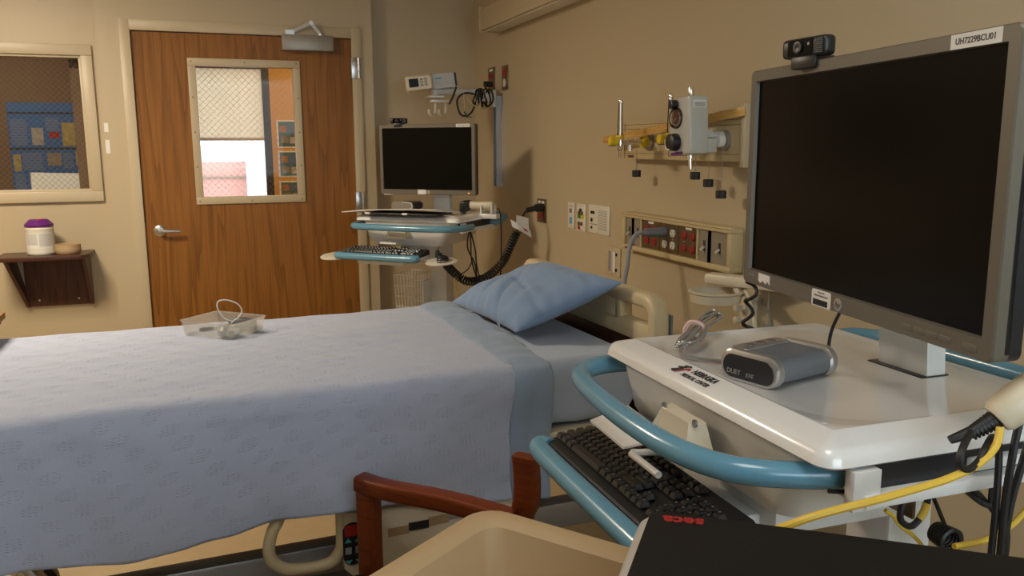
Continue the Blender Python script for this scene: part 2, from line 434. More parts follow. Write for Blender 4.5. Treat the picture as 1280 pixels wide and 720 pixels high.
# wall behind the camera, with a daylight window
b = MB(); wx0, wx1, wz0, wz1 = -0.5, 1.4, 1.1, 2.4
b.span((LX, FY - T, 0), (wx0, FY, CZ)); b.span((wx1, FY - T, 0), (WX, FY, CZ)); b.span((wx0, FY - T, 0), (wx1, FY, wz0)); b.span((wx0, FY - T, wz1), (wx1, FY, CZ))
b.build('wall_front', M_['wall'], kind='structure', smooth=0)
wn = thing('window_3', frame(((wx0 + wx1) / 2, FY - .05, wz0), (-1, 0, 0), (0, 0, 1), (0, 1, 0)), kind='structure')
MB().frame_rect(-.95, .95, 0, 1.3, .05, -.03, .03).span((-.02, .05, -.02), (.02, 1.25, .02)).build('window_frame', M_['trim'], wn)
# back wall: part with the inside window, door bay standing 8 cm proud, narrow part in the corner
IWX0, IWX1, IWZ0, IWZ1 = -1.62, -0.62, 1.25, 2.0
BX0, BX1 = -0.53, 0.985
b = MB()
b.span((LX, BY, 0), (IWX0, BY + T, CZ)); b.span((IWX1, BY, 0), (BX0, BY + T, CZ)); b.span((IWX0, BY, 0), (IWX1, BY + T, IWZ0)); b.span((IWX0, BY, IWZ1), (IWX1, BY + T, CZ))
b.span((BX1, BY, 0), (WX, BY + T, CZ))
DX0, DX1, DZ = -0.356, 0.855, 2.134
b.span((BX0, DY, 0), (DX0 - .008, BY + T, CZ)); b.span((DX1 + .008, DY, 0), (BX1, BY + T, CZ)); b.span((DX0 - .008, DY, DZ + .008), (DX1 + .008, BY + T, CZ))
b.build('wall_back', M_['wall'], kind='structure', smooth=0)
# baseboards
for nm, a, c in (('baseboard_right', (WX - .012, FY, 0), (WX, BY, .1)), ('baseboard_back', (LX, BY - .012, 0), (BX0, BY, .1)), ('baseboard_left', (LX, FY, 0), (LX + .012, BY, .1))):
    slab(nm, a, c, M_['bronze'])
# door frame
tr = thing('trim_1', back_wall((DX0 + DX1) / 2, 0, DY), kind='structure'); hw = (DX1 - DX0) / 2
b = MB()
for s in (-1, 1): b.span((s * (hw + .002), 0, -.10), (s * (hw + .058), DZ + .06, .014), .003); b.span((s * (hw - .016), 0, -.10), (s * (hw + .02), DZ + .02, -.054))
b.span((-hw - .006, DZ + .001, -.10), (hw + .006, DZ + .06, .014), .003); b.span((-hw, DZ - .018, -.10), (hw, DZ + .01, -.054))
b.build('casing', M_['trim'], tr)
# ---- the door
dr = thing('door_1', back_wall((DX0 + DX1) / 2, 0, DY), kind='structure')
VX0, VX1, VZ0, VZ1 = -0.322, 0.300, 1.165, 1.995     # vision frame, outer
vb = .042
b = MB(); z0, z1 = -.05, -.006
b.span((-hw, .008, z0), (VX0 + .02, DZ - .004, z1)); b.span((VX1 - .02, .008, z0), (hw, DZ - .004, z1))
b.span((VX0 + .02, .008, z0), (VX1 - .02, VZ0 + .02, z1)); b.span((VX0 + .02, VZ1 - .02, z0), (VX1 - .02, DZ - .004, z1))
b.build('door_leaf', M_['door'], dr, smooth=0)
vf = MB().frame_rect(VX0, VX1, VZ0, VZ1, vb, -.056, .004, .002).build('vision_frame', M_['trim'], dr)
b = MB()
for i in range(3):
    for yy in (VZ0 + .018, VZ1 - .018): b.cyl((VX0 + .02 + i * (VX1 - VX0 - .04) / 2, yy, .003), (VX0 + .02 + i * (VX1 - VX0 - .04) / 2, yy, .0055), .0045, 8)
for i in (1, 2, 3):
    for xx in (VX0 + .018, VX1 - .018): b.cyl((xx, VZ0 + .02 + i * (VZ1 - VZ0 - .04) / 4, .003), (xx, VZ0 + .02 + i * (VZ1 - VZ0 - .04) / 4, .0055), .0045, 8)
b.build('screw', M_['bronze'], vf, kind='stuff')
def wired_pane(parent, x0, x1, y0, y1, z, pitch=.026):
    g = MB().span((x0, y0, z - .003), (x1, y1, z + .003)).build('glass_pane', M_['pane'], parent, smooth=0)
    b = MB(); w_, h_ = x1 - x0, y1 - y0; k = 0
    s = pitch * 1.41
    n = int((w_ + h_) / s) + 1
    for i in range(n):
        c = i * s
        for d in (0, 1):
            pts = []      # line x+y=c inside the rectangle
            for (px, py) in ((c, 0), (c - h_, h_), (0, c), (w_, c - w_)):
                if -1e-6 <= px <= w_ + 1e-6 and -1e-6 <= py <= h_ + 1e-6: pts.append((px, py))
            if len(pts) >= 2:
                p, q = min(pts), max(pts)
                if abs(p[0] - q[0]) < .004: continue
                if d: p, q = (w_ - p[0], p[1]), (w_ - q[0], q[1])
                b.tube([(x0 + p[0], y0 + p[1], z), (x0 + q[0], y0 + q[1], z)], .0008, 4, cap=False)
    b.build('wire_mesh', M_['wire'], g, kind='stuff', smooth=0)
wired_pane(dr, VX0 + vb - .005, VX1 - vb + .005, VZ0 + vb - .005, VZ1 - vb + .005, -.028)
hd = MB().lathe([(.033, 0), (.033, .006), (.026, .011), (.012, .013), (.012, .045), (.008, .048)], (-hw + .075, 1.02, -.006), (0, 0, 1)).build('handle_rose', M_['steel'], dr)
MB().tube(smooth_path([(-hw + .075, 1.02, .040), (-hw + .11, 1.021, .046), (-hw + .15, 1.02, .044), (-hw + .185, 1.018, .040)], 5), .0095, 10).build('lever', M_['steel'], hd)
MB().span((-hw - .006, .985, -.004), (-hw + .001, 1.055, .002)).build('strike_plate', M_['bronze'], dr)
cl = MB().span((.200, 2.050, -.006), (.498, 2.140, .05), .006).build('door_closer', M_['closer'], dr)
b = MB().bar((.425, 2.142, .035), (.372, 2.205, .05), .02, .006).bar((.368, 2.207, .056), (.255, 2.155, .02), .02, .006).cyl((.37, 2.206, .04), (.37, 2.206, .066), .013, 12).cyl((.425, 2.138, .035), (.425, 2.15, .035), .012, 10).span((.225, 2.142, .008), (.275, 2.168, .03))
b.build('closer_arm', M_['steel'], cl)
for zz in (.30, 1.155, 1.962):
    b = MB().span((hw - .004, zz - .063, -.006), (hw + .038, zz + .063, .017), .002)
    for k in (-1, 0, 1): b.cyl((hw + .042, zz + k * .042 - .019, .016), (hw + .042, zz + k * .042 + .019, .016), .0085, 10)
    b.build('hinge', M_['steel'], dr)
# ---- inside window beside the door
iw = thing('window_1', back_wall((IWX0 + IWX1) / 2, IWZ0, BY), kind='structure')
ww = (IWX1 - IWX0) / 2
MB().frame_rect(-ww - .055, ww + .055, -.055, .75 + .055, .058, -.02, .022, .003).build('window_frame', M_['trim'], iw)
MB().frame_rect(-ww, ww, 0, .75, .016, -.05, .006, .002).build('glazing_bead', M_['trim'], iw)
wired_pane(iw, -ww + .012, ww - .012, .012, .738, -.03, .022)
# small paper tags on the jamb beside that window
for k, zz in enumerate((1.50, 1.605)):
    o = MB().box((0, 0, .001), (.022, .075 if k == 0 else .05, .002)).build('jamb_tag', M_['paper'], None, label=('longer' if k == 0 else 'shorter') + ' small paper tag on the door bay edge beside the window', cat='tag', group='paper tags on the door bay')
    o.matrix_world = back_wall(BX0 + .014, zz, DY)

# ================================================================== beyond the glass: corridor and outdoors
CY = 7.5
b = MB(); cwx0, cwx1, cwz0, cwz1 = -0.45, 0.53, 0.85, 2.2
b.span((-.62, CY, 0), (cwx0, CY + T, CZ)); b.span((cwx1, CY, 0), (WX, CY + T, CZ)); b.span((cwx0, CY, 0), (cwx1, CY + T, cwz0)); b.span((cwx0, CY, cwz1), (cwx1, CY + T, CZ))
b.build('wall_corridor', M_['orangewall'], kind='structure', smooth=0)
slab('wall_corridor_end', (WX, BY + T, 0), (WX + T, CY + T, CZ), M_['orangewall'])
slab('wall_dimming_divider', (-.70, BY + T, 0), (-.62, CY + T, CZ), M_['brownwall'])  # unseen wall added to keep the side room dim
slab('wall_side_room', (LX - T, CY - .1, 0), (-.70, CY, CZ), M_['brownwall'])
slab('wall_side_room_end', (LX - T, BY + T, 0), (LX, CY, CZ), M_['brownwall'])
w2 = thing('window_2', frame(((cwx0 + cwx1) / 2, CY + .03, cwz0), (1, 0, 0), (0, 0, 1), (0, -1, 0)), kind='structure')
cw = (cwx1 - cwx0) / 2
MB().frame_rect(-cw, cw, 0, 1.35, .06, -.03, .06).build('window_frame', M_['dkframe'], w2)
MB().span((-cw + .06, .06, -.004), (cw - .06, 1.29, .004)).build('glass_pane', M_['pane'], w2, smooth=0)
rs = thing('roller_shade', frame((0.03, CY - .02, 2.22), (1, 0, 0), (0, 0, 1), (0, -1, 0)), 'beige roller shade pulled halfway down behind the door glass', 'window shade')
MB().cyl((-.47, 0, .02), (.47, 0, .02), .025, 12).build('roller', M_['trim'], rs)
MB().span((-.46, -.655, -.001), (.455, -.01, .001)).build('fabric', M_['shade'], rs, smooth=0)
MB().span((-.46, -.67, -.006), (.455, -.645, .006), .002).build('hem_bar', M_['trim'], rs)
def pictures(parent, rects, z, mats):
    for k, (x0, y0, x1, y1) in enumerate(rects):
        MB().span((x0, y0, z), (x1, y1, z + .0012)).build('printed_picture', mats[k % len(mats)], parent, smooth=0)
PIC = [mat('print_%d' % i, c, .5, var=(38, .7)) for i, c in enumerate(((.35, .16, .07), (.08, .13, .22), (.40, .30, .10), (.25, .20, .15), (.35, .32, .28)))]
for k, (zc, h_, cname) in enumerate(((1.605, .235, 'topmost'), (1.35, .225, 'middle'), (1.125, .16, 'lowest'))):
    p = thing('wall_poster', frame((.69, CY, zc), (1, 0, 0), (0, 0, 1), (0, -1, 0)), cname + ' of the three small teal posters seen through the door glass', 'poster', 'teal posters on the orange corridor wall')
    MB().span((-.115, -h_ / 2, .0005), (.115, h_ / 2, .004)).build('white_mount', M_['paper'], p, smooth=0)
    MB().span((-.1, -h_ / 2 + .012, .004), (.1, h_ / 2 - .012, .0055)).build('printed_sheet', M_['postergreen'], p, smooth=0)
    pictures(p, [(-.09, -.005 + .02 * (h_ > .2), -.035, .07 if h_ > .2 else .05), (-.03, .0, .03, .075 if h_ > .2 else .05), (.035, .005, .09, .07 if h_ > .2 else .05), (-.085, -.075, -.02, -.02), (-.01, -.08, .045, -.025), (.05, -.075, .092, -.02)], .0055, PIC)
p = thing('blue_poster', frame((-1.16, CY - .1, 1.42), (1, 0, 0), (0, 0, 1), (0, -1, 0)), 'large blue instruction poster with photographs seen through the window beside the door', 'poster')
MB().span((-.255, -.42, .0005), (.285, .42, .004)).build('printed_sheet', M_['posterblue'], p, smooth=0)
b = MB()
for (x0, x1, y0, y1) in ((-.24, -.12, .10, .30), (.0, .10, .21, .31), (.21, .28, .10, .30), (-.18, -.03, -.09, .04), (.10, .18, -.08, .04), (-.24, -.16, -.25, -.12), (-.03, .01, -.24, -.12), (.23, .28, -.24, -.1), (-.24, -.16, -.40, -.28), (-.02, .05, -.40, -.27)):
    y = y0
    while y < y1: b.span((x0, y, .004), (x1 - .02 * ((y * 977) % 1), y + .004, .0045)); y += .0125
b.build('print_lines', M_['greycord'], p, smooth=0, kind='stuff')
for zz in (.335, .065): MB().span((-.255, zz, .004), (.285, zz + .014, .0052)).build('black_rule', M_['ink'], p, smooth=0)
pictures(p, [(-.10, .10, -.02, .23), (.11, .09, .20, .27), (-.24, -.10, -.19, .03), (-.01, -.06, .09, .04), (.19, -.06, .26, .05), (-.14, -.22, -.04, -.11), (.02, -.21, .10, -.13), (.10, -.21, .16, -.13), (.15, -.22, .22, -.13), (-.14, -.36, -.04, -.28), (.06, -.34, .13, -.27)], .004, [PIC[4], PIC[2], PIC[2], PIC[3], PIC[2]])
MB().span((.02, .15, .004), (.09, .20, .0052)).build('red_mark', M_['red'], p, smooth=0)
b = MB().span((-.185, -.10, 0), (.185, .095, .004)); o = centred(b, 'notice_sheet', M_['paper'], frame((-.775, BY + .20, 1.255), (1, 0, 0), (0, 0, 1), (0, -1, 0)) @ Matrix.Rotation(R(-2), 4, 'Z'), smooth=0, label='pale notice sheet propped low behind the window beside the door', cat='paper')
slab('trim_2', (LX, BY + T, 1.10), (-.70, BY + .3, 1.125), M_['trim'])
# building across the yard
ob = thing('building_facade', Matrix.Translation((-1.0, 11.0, 0)), 'pink and white building outdoors seen through the corridor window', 'building')
MB().span((-2.5, 0, -.2), (1.45, .3, 1.12)).build('lower_wall', M_['pinkbrick'], ob, smooth=0)
MB().span((-2.5, -.02, 1.12), (1.45, .3, 1.14)).build('joint_band', M_['greyplate'], ob, smooth=0)
MB().span((-2.5, 0, 1.14), (1.45, .3, 1.32)).build('upper_wall', M_['pinkbrick'], ob, smooth=0)
MB().span((-2.5, .05, 1.32), (1.45, .3, 2.6)).build('rendered_wall', M_['stucco'], ob, smooth=0)
MB().span((1.45, -.15, -.2), (1.9, .3, 4.2)).build('corner_pier', M_['stucco'], ob, smooth=0)
slab('ground_outside', (-6, 8.2, -.3), (6, 14, -.2), M_['stucco'])

# ceiling panel lights (seen only in reflections, they light the room; the corridor and side room ones are added)
for nm, (x, y) in (('panel light over the foot end of the room by the door wall', (-1.2, 3.6)), ('panel light on the ceiling nearer the camera', (0.1, 0.45)), ('panel light added to brighten the corridor', (.9, 6.35)), ('panel light added to brighten the side room', (-1.5, 6.3))):
    t = thing('ceiling_light', Matrix.Translation((x, y, CZ)), 'square ' + nm, 'ceiling light', 'ceiling panel lights')
    MB().frame_rect(-.31, .31, -.31, .31, .03, -.05, 0, .004).build('housing', M_['whitem'], t)
    MB().span((-.28, -.28, -.055), (.28, .28, -.045)).build('diffuser', M_['lamp_glow'], t, smooth=0)

# over-bed light on the right wall
ol = thing('overbed_light', right_wall(4.76, 2.15), 'long cream over-bed light box fixed high on the right wall', 'wall light')
poly = [(0, 0), (.128, 0), (.128, .118), (.10, .13), (0, .13)]
Mx = frame((0, 0, 0), (0, 0, 1), (0, 1, 0), (-1, 0, 0))
MB().prism(poly, -1.5, 0, Mx, .002).build('housing', M_['trim'], ol)
MB().span((.03, -.006, .02), (1.47, .0, .108)).build('lens', M_['ivory'], ol, smooth=0)
MB().span((-.006, -.004, 0), (0, .135, .132), .001).build('end_cap', M_['trim'], ol)

# corner shelf left of the door
sh = thing('wall_shelf', back_wall(-.86, .61), 'dark mahogany wall shelf with slanted bracket sides beside the door', 'shelf')
poly = [(-.235, 0), (.222, 0), (.222, .19), (.195, .262), (.175, .272), (-.215, .272), (-.235, .25)]
Mt = frame((0, .310, 0), (1, 0, 0), (0, 0, 1), (0, 1, 0))
MB().prism([(x, y) for x, y in poly], -.022, 0, Mt, .002).build('shelf_top', M_['mahog'], sh)
MB().span((-.143, 0, 0), (.195, .288, .016)).build('back_panel', M_['mahog_side'], sh, smooth=0)
for x, lean in ((-.143, -.055), (.18, .0)):
    pts = [(0, 0), (.03, 0), (.225, .288), (0, .288)]
    t = bmesh.new(); A = []; B = []
    for (d, h_) in pts:
        xo = x + lean * (h_ / .288)
        A.append(t.verts.new((xo, h_, d))); B.append(t.verts.new((xo + .018, h_, d)))
    for i in range(4): t.faces.new((A[i], A[(i + 1) % 4], B[(i + 1) % 4], B[i]))
    t.faces.new(A[::-1]); t.faces.new(B)
    q = MB(); q._merge(t); q.build('bracket_side', M_['mahog_side'], sh, smooth=0)
for x in (-.08, .12): MB().lathe([(.006, 0), (.005, .003), (.001, .004)], (x, .035, .016), (0, 0, 1), 10).build('screw', M_['steel'], sh)
cn = thing('wipes_canister', Matrix.Translation((-.885, 5.145, .921)), 'white wipes canister with a purple lid standing on the dark wall shelf', 'canister')
MB().lathe([(.066, 0), (.070, .006), (.071, .012), (.0695, .02), (.0695, .135), (.071, .142), (.066, .15), (.066, .158)], n=32).build('tub', M_['ivory'], cn)
MB().lathe([(.0705, .152), (.0715, .155), (.0715, .164), (.066, .170), (.050, .186), (.046, .190), (.044, .187)], n=32).build('lid', M_['purple'], cn)
MB().lathe([(.018, .186), (.018, .190), (.012, .192)], n=16).build('lid_flap', M_['red'], cn)
b = MB()
b.grid(lambda u, v: (.0702 * math.cos(R(-150 + 125 * u)), .0702 * math.sin(R(-150 + 125 * u)), .035 + .085 * v), 14, 1)
lb = b.build('printed_label', M_['paper'], cn, recalc=False)
b = MB()
for k in range(16):
    zz = .048 + k * .0044
    for (a0, a1) in ((-145, -92), (-86, -30)):
        if k < 2 and a0 < -100: continue
        b.grid(lambda u, v: (.0706 * math.cos(R(a0 + (a1 - a0) * u)), .0706 * math.sin(R(a0 + (a1 - a0) * u)), zz + .0016 * v), 6, 1)
b.build('print_lines', M_['greyink'], lb, recalc=False, kind='stuff')
bw = MB().lathe([(.001, .004), (.052, .004), (.058, .030), (.0585, .048), (.0625, .052), (.0645, .050), (.064, .032), (.066, .026), (.064, .008), (.058, 0), (.001, 0)], n=32, cap=False)
centred(bw, 'tape_roll', M_['tanplastic'], Matrix.Translation((-.752, 5.13, .9205)), label='low round tan roll beside the wipes canister on the wall shelf', cat='tape roll')
# ================================================================== things on the right wall
BASE = {}
def wthing(name, loc, label, cat, group=None):
    o = thing(name, Matrix.Translation(loc), label, cat, group); BASE[o.name] = Vector(loc); return o
def wb(b, name, m, parent, **kw):      # geometry given in world coordinates, parented to a wthing
    return b.build(name, m, parent, M=Matrix.Translation(-BASE[parent.name]), **kw)

# ---- long outlet box above the bed head
PN = thing('outlet_panel', right_wall(2.715, 1.145), 'long tan wall panel of red and white sockets and switches above the bed head', 'outlet panel')
hw_, hh_ = .388, .076
b = MB().frame_rect(-hw_, hw_, -hh_, hh_, .020, 0, .05, .002)
b.build('panel_frame', M_['panel'], PN)
MB().span((-hw_ + .02, -hh_ + .02, .0), (hw_ - .02, hh_ - .02, .036)).build('back_plate', M_['panel'], PN, smooth=0)
MB().span((-hw_ + .03, -hh_ + .004, .05), (-hw_ + .06, -hh_ + .012, .0505)).build('maker_plate', M_['bronze'], PN, smooth=0)
MB().span((-hw_, hh_ - .008, .05), (hw_, hh_ - .0065, .0506)).build('lid_seam', M_['bronze'], PN, smooth=0)
def lx(y): return 2.715 - y
divs = [lx(y) for y in (3.098, 3.019, 2.946, 2.807, 2.669, 2.534, 2.462, 2.393)]
divs[0] = -hw_ + .02; divs[-1] = hw_ - .02
def socket(parent, x, y, z, m):
    s = .0165
    pts = [(x + s * math.cos(a), y + s * 1.02 * max(-.82, min(.82, math.sin(a)))) for a in [2 * math.pi * i / 24 for i in range(24)]]
    o = MB().prism(pts, z, z + .004, None, .0008).build('socket', m, parent)
    b = MB()
    for dx in (-.006, .006): b.box((x + dx, y + .004, z + .0042), (.0024, .009, .0006))
    b.cyl((x, y - .008, z + .0038), (x, y - .008, z + .0045), .003, 8)
    b.build('slots', M_['ink'], o, smooth=0)
kinds = ['switch', 'switch', 'red', 'ivory', 'red', 'switch', 'switch']
for k, kd in enumerate(kinds):
    x0, x1 = divs[k], divs[k + 1]; xc = (x0 + x1) / 2
    if kd == 'switch':
        pl = MB().span((x0 + .006, -hh_ + .022, .036), (x1 - .006, hh_ - .022, .040)).build('switch_plate', M_['greyplate'], PN, smooth=0)
        MB().span((xc - .007, -.018, .040), (xc + .007, .018, .0405)).build('switch_slot', M_['ink'], pl, smooth=0)
        MB().bar((xc, -.004, .040), (xc, -.016, .056), .008, .008, .001, (1, 0, 0)).build('toggle', M_['ivory'], pl)
        MB().span((x0 - .004, -hh_ + .02, .036), (x0 + .004, hh_ - .02, .047)).build('mullion', M_['panel'], PN, smooth=0)
        MB().span((x1 - .004, -hh_ + .02, .036), (x1 + .004, hh_ - .02, .047)).build('mullion', M_['panel'], PN, smooth=0)
    else:
        pl = MB().span((x0 + .003, -hh_ + .022, .036), (x1 - .003, hh_ - .022, .040)).build('socket_plate', M_['bronze'], PN, smooth=0)
        for dx in (-.029, .029):
            for dy in (-.024, .022): socket(pl, xc + dx, dy, .040, M_['red'] if kd == 'red' else M_['ivory'])
            MB().lathe([(.003, 0), (.002, .0015), (.001, .002)], (xc + dx, -.001, .040), (0, 0, 1), 8).build('plate_screw', M_['steel'], pl)
        if kd == 'red': MB().span((xc - .02, .0445, .040), (xc + .022, .053, .0408)).build('paper_label', M_['paper'], pl, smooth=0)
# grey bed cord plugged into that panel
bc = wthing('bed_power_lead', (1.60, 2.70, 1.17), 'thick grey power cord plugged into the outlet panel and dropping behind the bed', 'cord')
b = MB().loft_rings([(Vector((1.625, 2.768, 1.167)), .019), (Vector((1.60, 2.768, 1.167)), .0205), (Vector((1.592, 2.768, 1.167)), .0175), (Vector((1.535, 2.770, 1.168)), .016), (Vector((1.53, 2.770, 1.168)), .012)], 16)
wb(b, 'plug', M_['greyplug'], bc)
wb(MB().tube(smooth_path([(1.535, 2.770, 1.168), (1.50, 2.772, 1.162), (1.470, 2.765, 1.12), (1.45, 2.745, 1.05), (1.43, 2.73, .98), (1.40, 2.70, .82), (1.38, 2.68, .62), (1.36, 2.66, .45)], 6), .0085, 10), 'cable', M_['greycord'], bc)

# ---- medical gas rail
GR = thing('gas_rail', right_wall(2.69, 1.510), 'tan medical gas rail panel with round outlets on the right wall', 'gas panel')
MB().span((-.40, -.072, 0), (.40, .072, .055), .002).build('rail_box', M_['panel'], GR)
for yy in (.062, .045, -.05): MB().span((-.40, yy, .055), (.40, yy + .0016, .0556)).build('groove_line', M_['bronze'], GR, smooth=0)
MB().span((-.392, -.070, .055), (-.388, .070, .0556)).build('end_seam', M_['bronze'], GR, smooth=0)
MB().span((-.36, -.066, .055), (-.31, -.056, .0558)).build('maker_plate', M_['bronze'], GR, smooth=0)
MB().span((.405, -.09, 0), (.43, .11, .060), .002).build('end_trim', M_['trim'], GR)
for xx, mm in ((-.183, 'yellow'), (.03, 'yellow'), (.17, 'green'), (.32, 'white')):
    o = MB().lathe([(.034, 0), (.034, .010), (.028, .014)], (xx, -.004, .055), (0, 0, 1), 24).build('outlet_flange', M_['closer'], GR)
    MB().lathe([(.022, .012), (.023, .02), (.022, .036), (.016, .04)], (xx, -.004, .055), (0, 0, 1), 20).build('outlet_collar', M_[mm], o)
# chains with black caps hanging off the outlets
for k, (yy, zz, top, ds) in enumerate(((2.938, 1.384, 1.475, 'leftmost black cap on a bead chain, hanging left of the suction regulator'), (2.515, 1.388, 1.47, 'black cap on a bead chain right below the suction regulator'), (2.432, 1.366, 1.47, 'black cap on a bead chain, second from the right below the gas rail'), (2.355, 1.332, 1.49, 'rightmost and lowest black cap on a bead chain below the gas rail'))):
    ch = wthing('chained_cap', (1.585, yy, zz), ds, 'chained cap', 'black caps on bead chains')
    wb(MB().lathe([(.016, -.014), (.0175, -.012), (.0175, .010), (.015, .012)], (1.585, yy, zz), n=20), 'cap', M_['rubber'], ch)
    b = MB(); n = int((top - zz - .012) / .0052)
    for i in range(n): b.box((1.585, yy, zz + .014 + i * .0052), (.0028, .0028, .0036))
    b.tube([(1.585, yy, zz + .012), (1.585, yy, top), (1.60, yy, top + .004)], .0007, 4)
    wb(b, 'bead_chain', M_['steel'], ch, smooth=0)
def flowmeter(name, x, y, z, yo, label, cap=True):
    t = wthing(name, (x, y, z), label, 'flowmeter')
    b = MB().lathe([(.010, -.022), (.013, -.018), (.013, .012), (.011, .018)], (x, y, z), n=18)
    b.cyl((x, y, z - .002), (x + .03, y + (yo - y) * .3, z - .002), .009, 12)
    b.cyl((x + .03, y + (yo - y) * .3, z - .002), (1.575, yo, z - .003), .010, 12)
    b.box((x + .055, y + (yo - y) * .6, z - .002), (.022, .022, .026), .003)
    b.cyl((x + .055, y + (yo - y) * .6, z - .012), (x + .055, y + (yo - y) * .6, z - .036), .010, 12)
    wb(b, 'valve_body', M_['chrome'], t)
    wb(MB().lathe([(.0105, .014), (.0105, .020), (.0075, .145), (.006, .15)], (x, y, z), n=16), 'tube_shroud', M_['clear'], t)
    b = MB().tube([(x, y, z + .018), (x, y, z + .146)], .0030, 8)
    wb(b, 'inner_tube', M_['steel'], t)
    wb(MB().lathe([(.0085, .140), (.0095, .146), (.007, .152)], (x, y, z), n=16), 'tube_cap', M_['chrome'], t)
    wb(MB().lathe([(.0155, .008), (.0165, .011), (.0165, .018), (.0145, .021)], (x, y, z), n=20), 'yellow_ring', M_['yellow'], t)
    kn = wb(MB().cyl((x - .012, y, z), (x - .040, y, z), .0165, 20).cyl((x - .04, y, z), (x - .043, y, z), .0145, 20), 'control_knob', M_['yellow'], t)
    wb(MB().cyl((x - .012, y + .0145, z - .003), (x - .034, y + .0145, z - .003), .0165, 20), 'green_collar', M_['green'], t)
    wb(MB().lathe([(.009, -.024), (.0085, -.034), (.005, -.036), (.004, -.058), (.003, -.06)], (x, y, z), n=14), 'hose_barb', M_['clear'], t)
flowmeter('oxygen_flowmeter', 1.455, 2.83, 1.508, 2.873, 'clear flowmeter with a yellow knob at the left end of the gas rail')
flowmeter('oxygen_flowmeter', 1.50, 2.548, 1.512, 2.66, 'clear flowmeter with a yellow knob standing half behind the suction regulator')
wb(MB().tube(smooth_path([(1.47, 2.56, 1.50), (1.465, 2.56, 1.47), (1.468, 2.535, 1.455), (1.47, 2.51, 1.47), (1.475, 2.505, 1.49)], 5), .0011, 5), 'bead_chain', M_['steel'], BASE and bpy.data.objects['oxygen_flowmeter.001'])
# suction regulator
SR = thing('suction_regulator', frame((1.45, 2.405, 1.552), (0, -1, 0), (0, 0, 1), (-1, 0, 0)) @ Matrix.Rotation(R(4.0), 4, 'Z') , 'pale grey suction regulator box with a round gauge on the gas rail', 'regulator')
MB().box((0, 0, -.036), (.125, .185, .072), .007, 3).build('casing', M_['regulator'], SR)
g = MB().lathe([(.034, 0), (.035, .005), (.032, .012), (.030, .012)], (-.012, .027, 0), (0, 0, 1), 28).build('gauge', M_['clear'], SR)
MB().lathe([(.029, 0), (.029, .004)], (-.012, .027, 0), (0, 0, 1), 28).build('gauge_face', M_['gauge'], g)
b = MB()
for i in range(22):
    a = R(-225 + 270 * i / 21); c, s = math.cos(a), math.sin(a)
    b.bar((-.012 + c * .020, .027 + s * .020, .0045), (-.012 + c * .026, .027 + s * .026, .0045), .0012, .0006)
b.bar((-.012, .027, .0048), (-.030, .018, .0048), .0014, .0006)
b.build('gauge_marks', M_['ivory'], g, smooth=0)
kn = MB().lathe([(.028, 0), (.029, .006), (.027, .026), (.022, .029), (.001, .029)], (-.018, -.05, 0), (0, 0, 1), 28).build('dial_knob', M_['black'], SR)
b = MB()
b.grid(lambda u, v: (-.018 + (.0215 + .004 * v) * math.cos(R(150 + 130 * u)), -.05 + (.0215 + .004 * v) * math.sin(R(150 + 130 * u)), .0296), 12, 1)
b.build('dial_print', M_['paper'], kn, recalc=False)
MB().lathe([(.014, 0), (.015, .004), (.0145, .022), (.011, .024), (.001, .024)], (-.018, .072, 0), (0, 0, 1), 20).build('mode_knob', M_['black'], SR)
MB().span((.0625, .055, -.062), (.0632, .078, -.016)).build('asset_label', M_['paper'], SR, smooth=0)
b = MB()
for i in range(3): b.span((.0632, .058 + i * .005, -.058), (.0635, .061 + i * .005, -.02))
b.build('label_print', M_['greyink'], SR, smooth=0, kind='stuff')
MB().span((-.05, -.092, .0), (.02, -.082, .002)).build('blue_label', M_['purple'], SR, smooth=0)
MB().loft_rings([(Vector((-.0, -.09, -.04)), .012), (Vector((0, -.105, -.04)), .012), (Vector((0, -.106, -.04)), .007), (Vector((.002, -.14, -.04)), .006), (Vector((.002, -.142, -.04)), .004)], 14).build('hose_nipple', M_['chrome'], SR)
MB().lathe([(.010, 0), (.010, .03), (.008, .036)], (.018, .09, -.035), (0, 1, 0), 16).build('top_fitting', M_['chrome'], SR)
MB().box((.030, -.028, -.083), (.05, .026, .03), .004).box((.034, -.065, -.085), (.05, .045, .04), .004).cyl((.034, -.03, -.08), (.034, -.03, -.145), .012, 14).build('wall_connector', M_['regulator'], SR)
# wooden ruler lying across the gas fittings
ra, rb = Vector((1.525, 3.115, 1.512)), Vector((1.592, 2.250, 1.596))
d = (rb - ra).normalized(); s = d.cross(Vector((0, 0, 1))).normalized(); uu = s.cross(d)
t = thing('wooden_ruler', frame((ra + rb) / 2, d, uu, -s), 'long yellow wooden ruler lying slantwise across the gas fittings', 'ruler')
L2 = (rb - ra).length / 2
MB().prism([(-L2 + .012, -.0145), (L2, -.0145), (L2, .0145), (-L2 + .012, .0145), (-L2, .006), (-L2, -.006)], -.003, .003, None, .0008).build('stick', M_['ruler'], t)
b = MB()
for i in range(34): b.span((-L2 + .02 + i * .0254, .0145 - (.008 if i % 2 else .005), .003), (-L2 + .0212 + i * .0254, .0145, .0033)); b.span((-L2 + .02 + i * .0254, .0145 - (.008 if i % 2 else .005), -.0033), (-L2 + .0212 + i * .0254, .0145, -.003))
b.build('graduations', M_['ink'], t, smooth=0, kind='stuff')

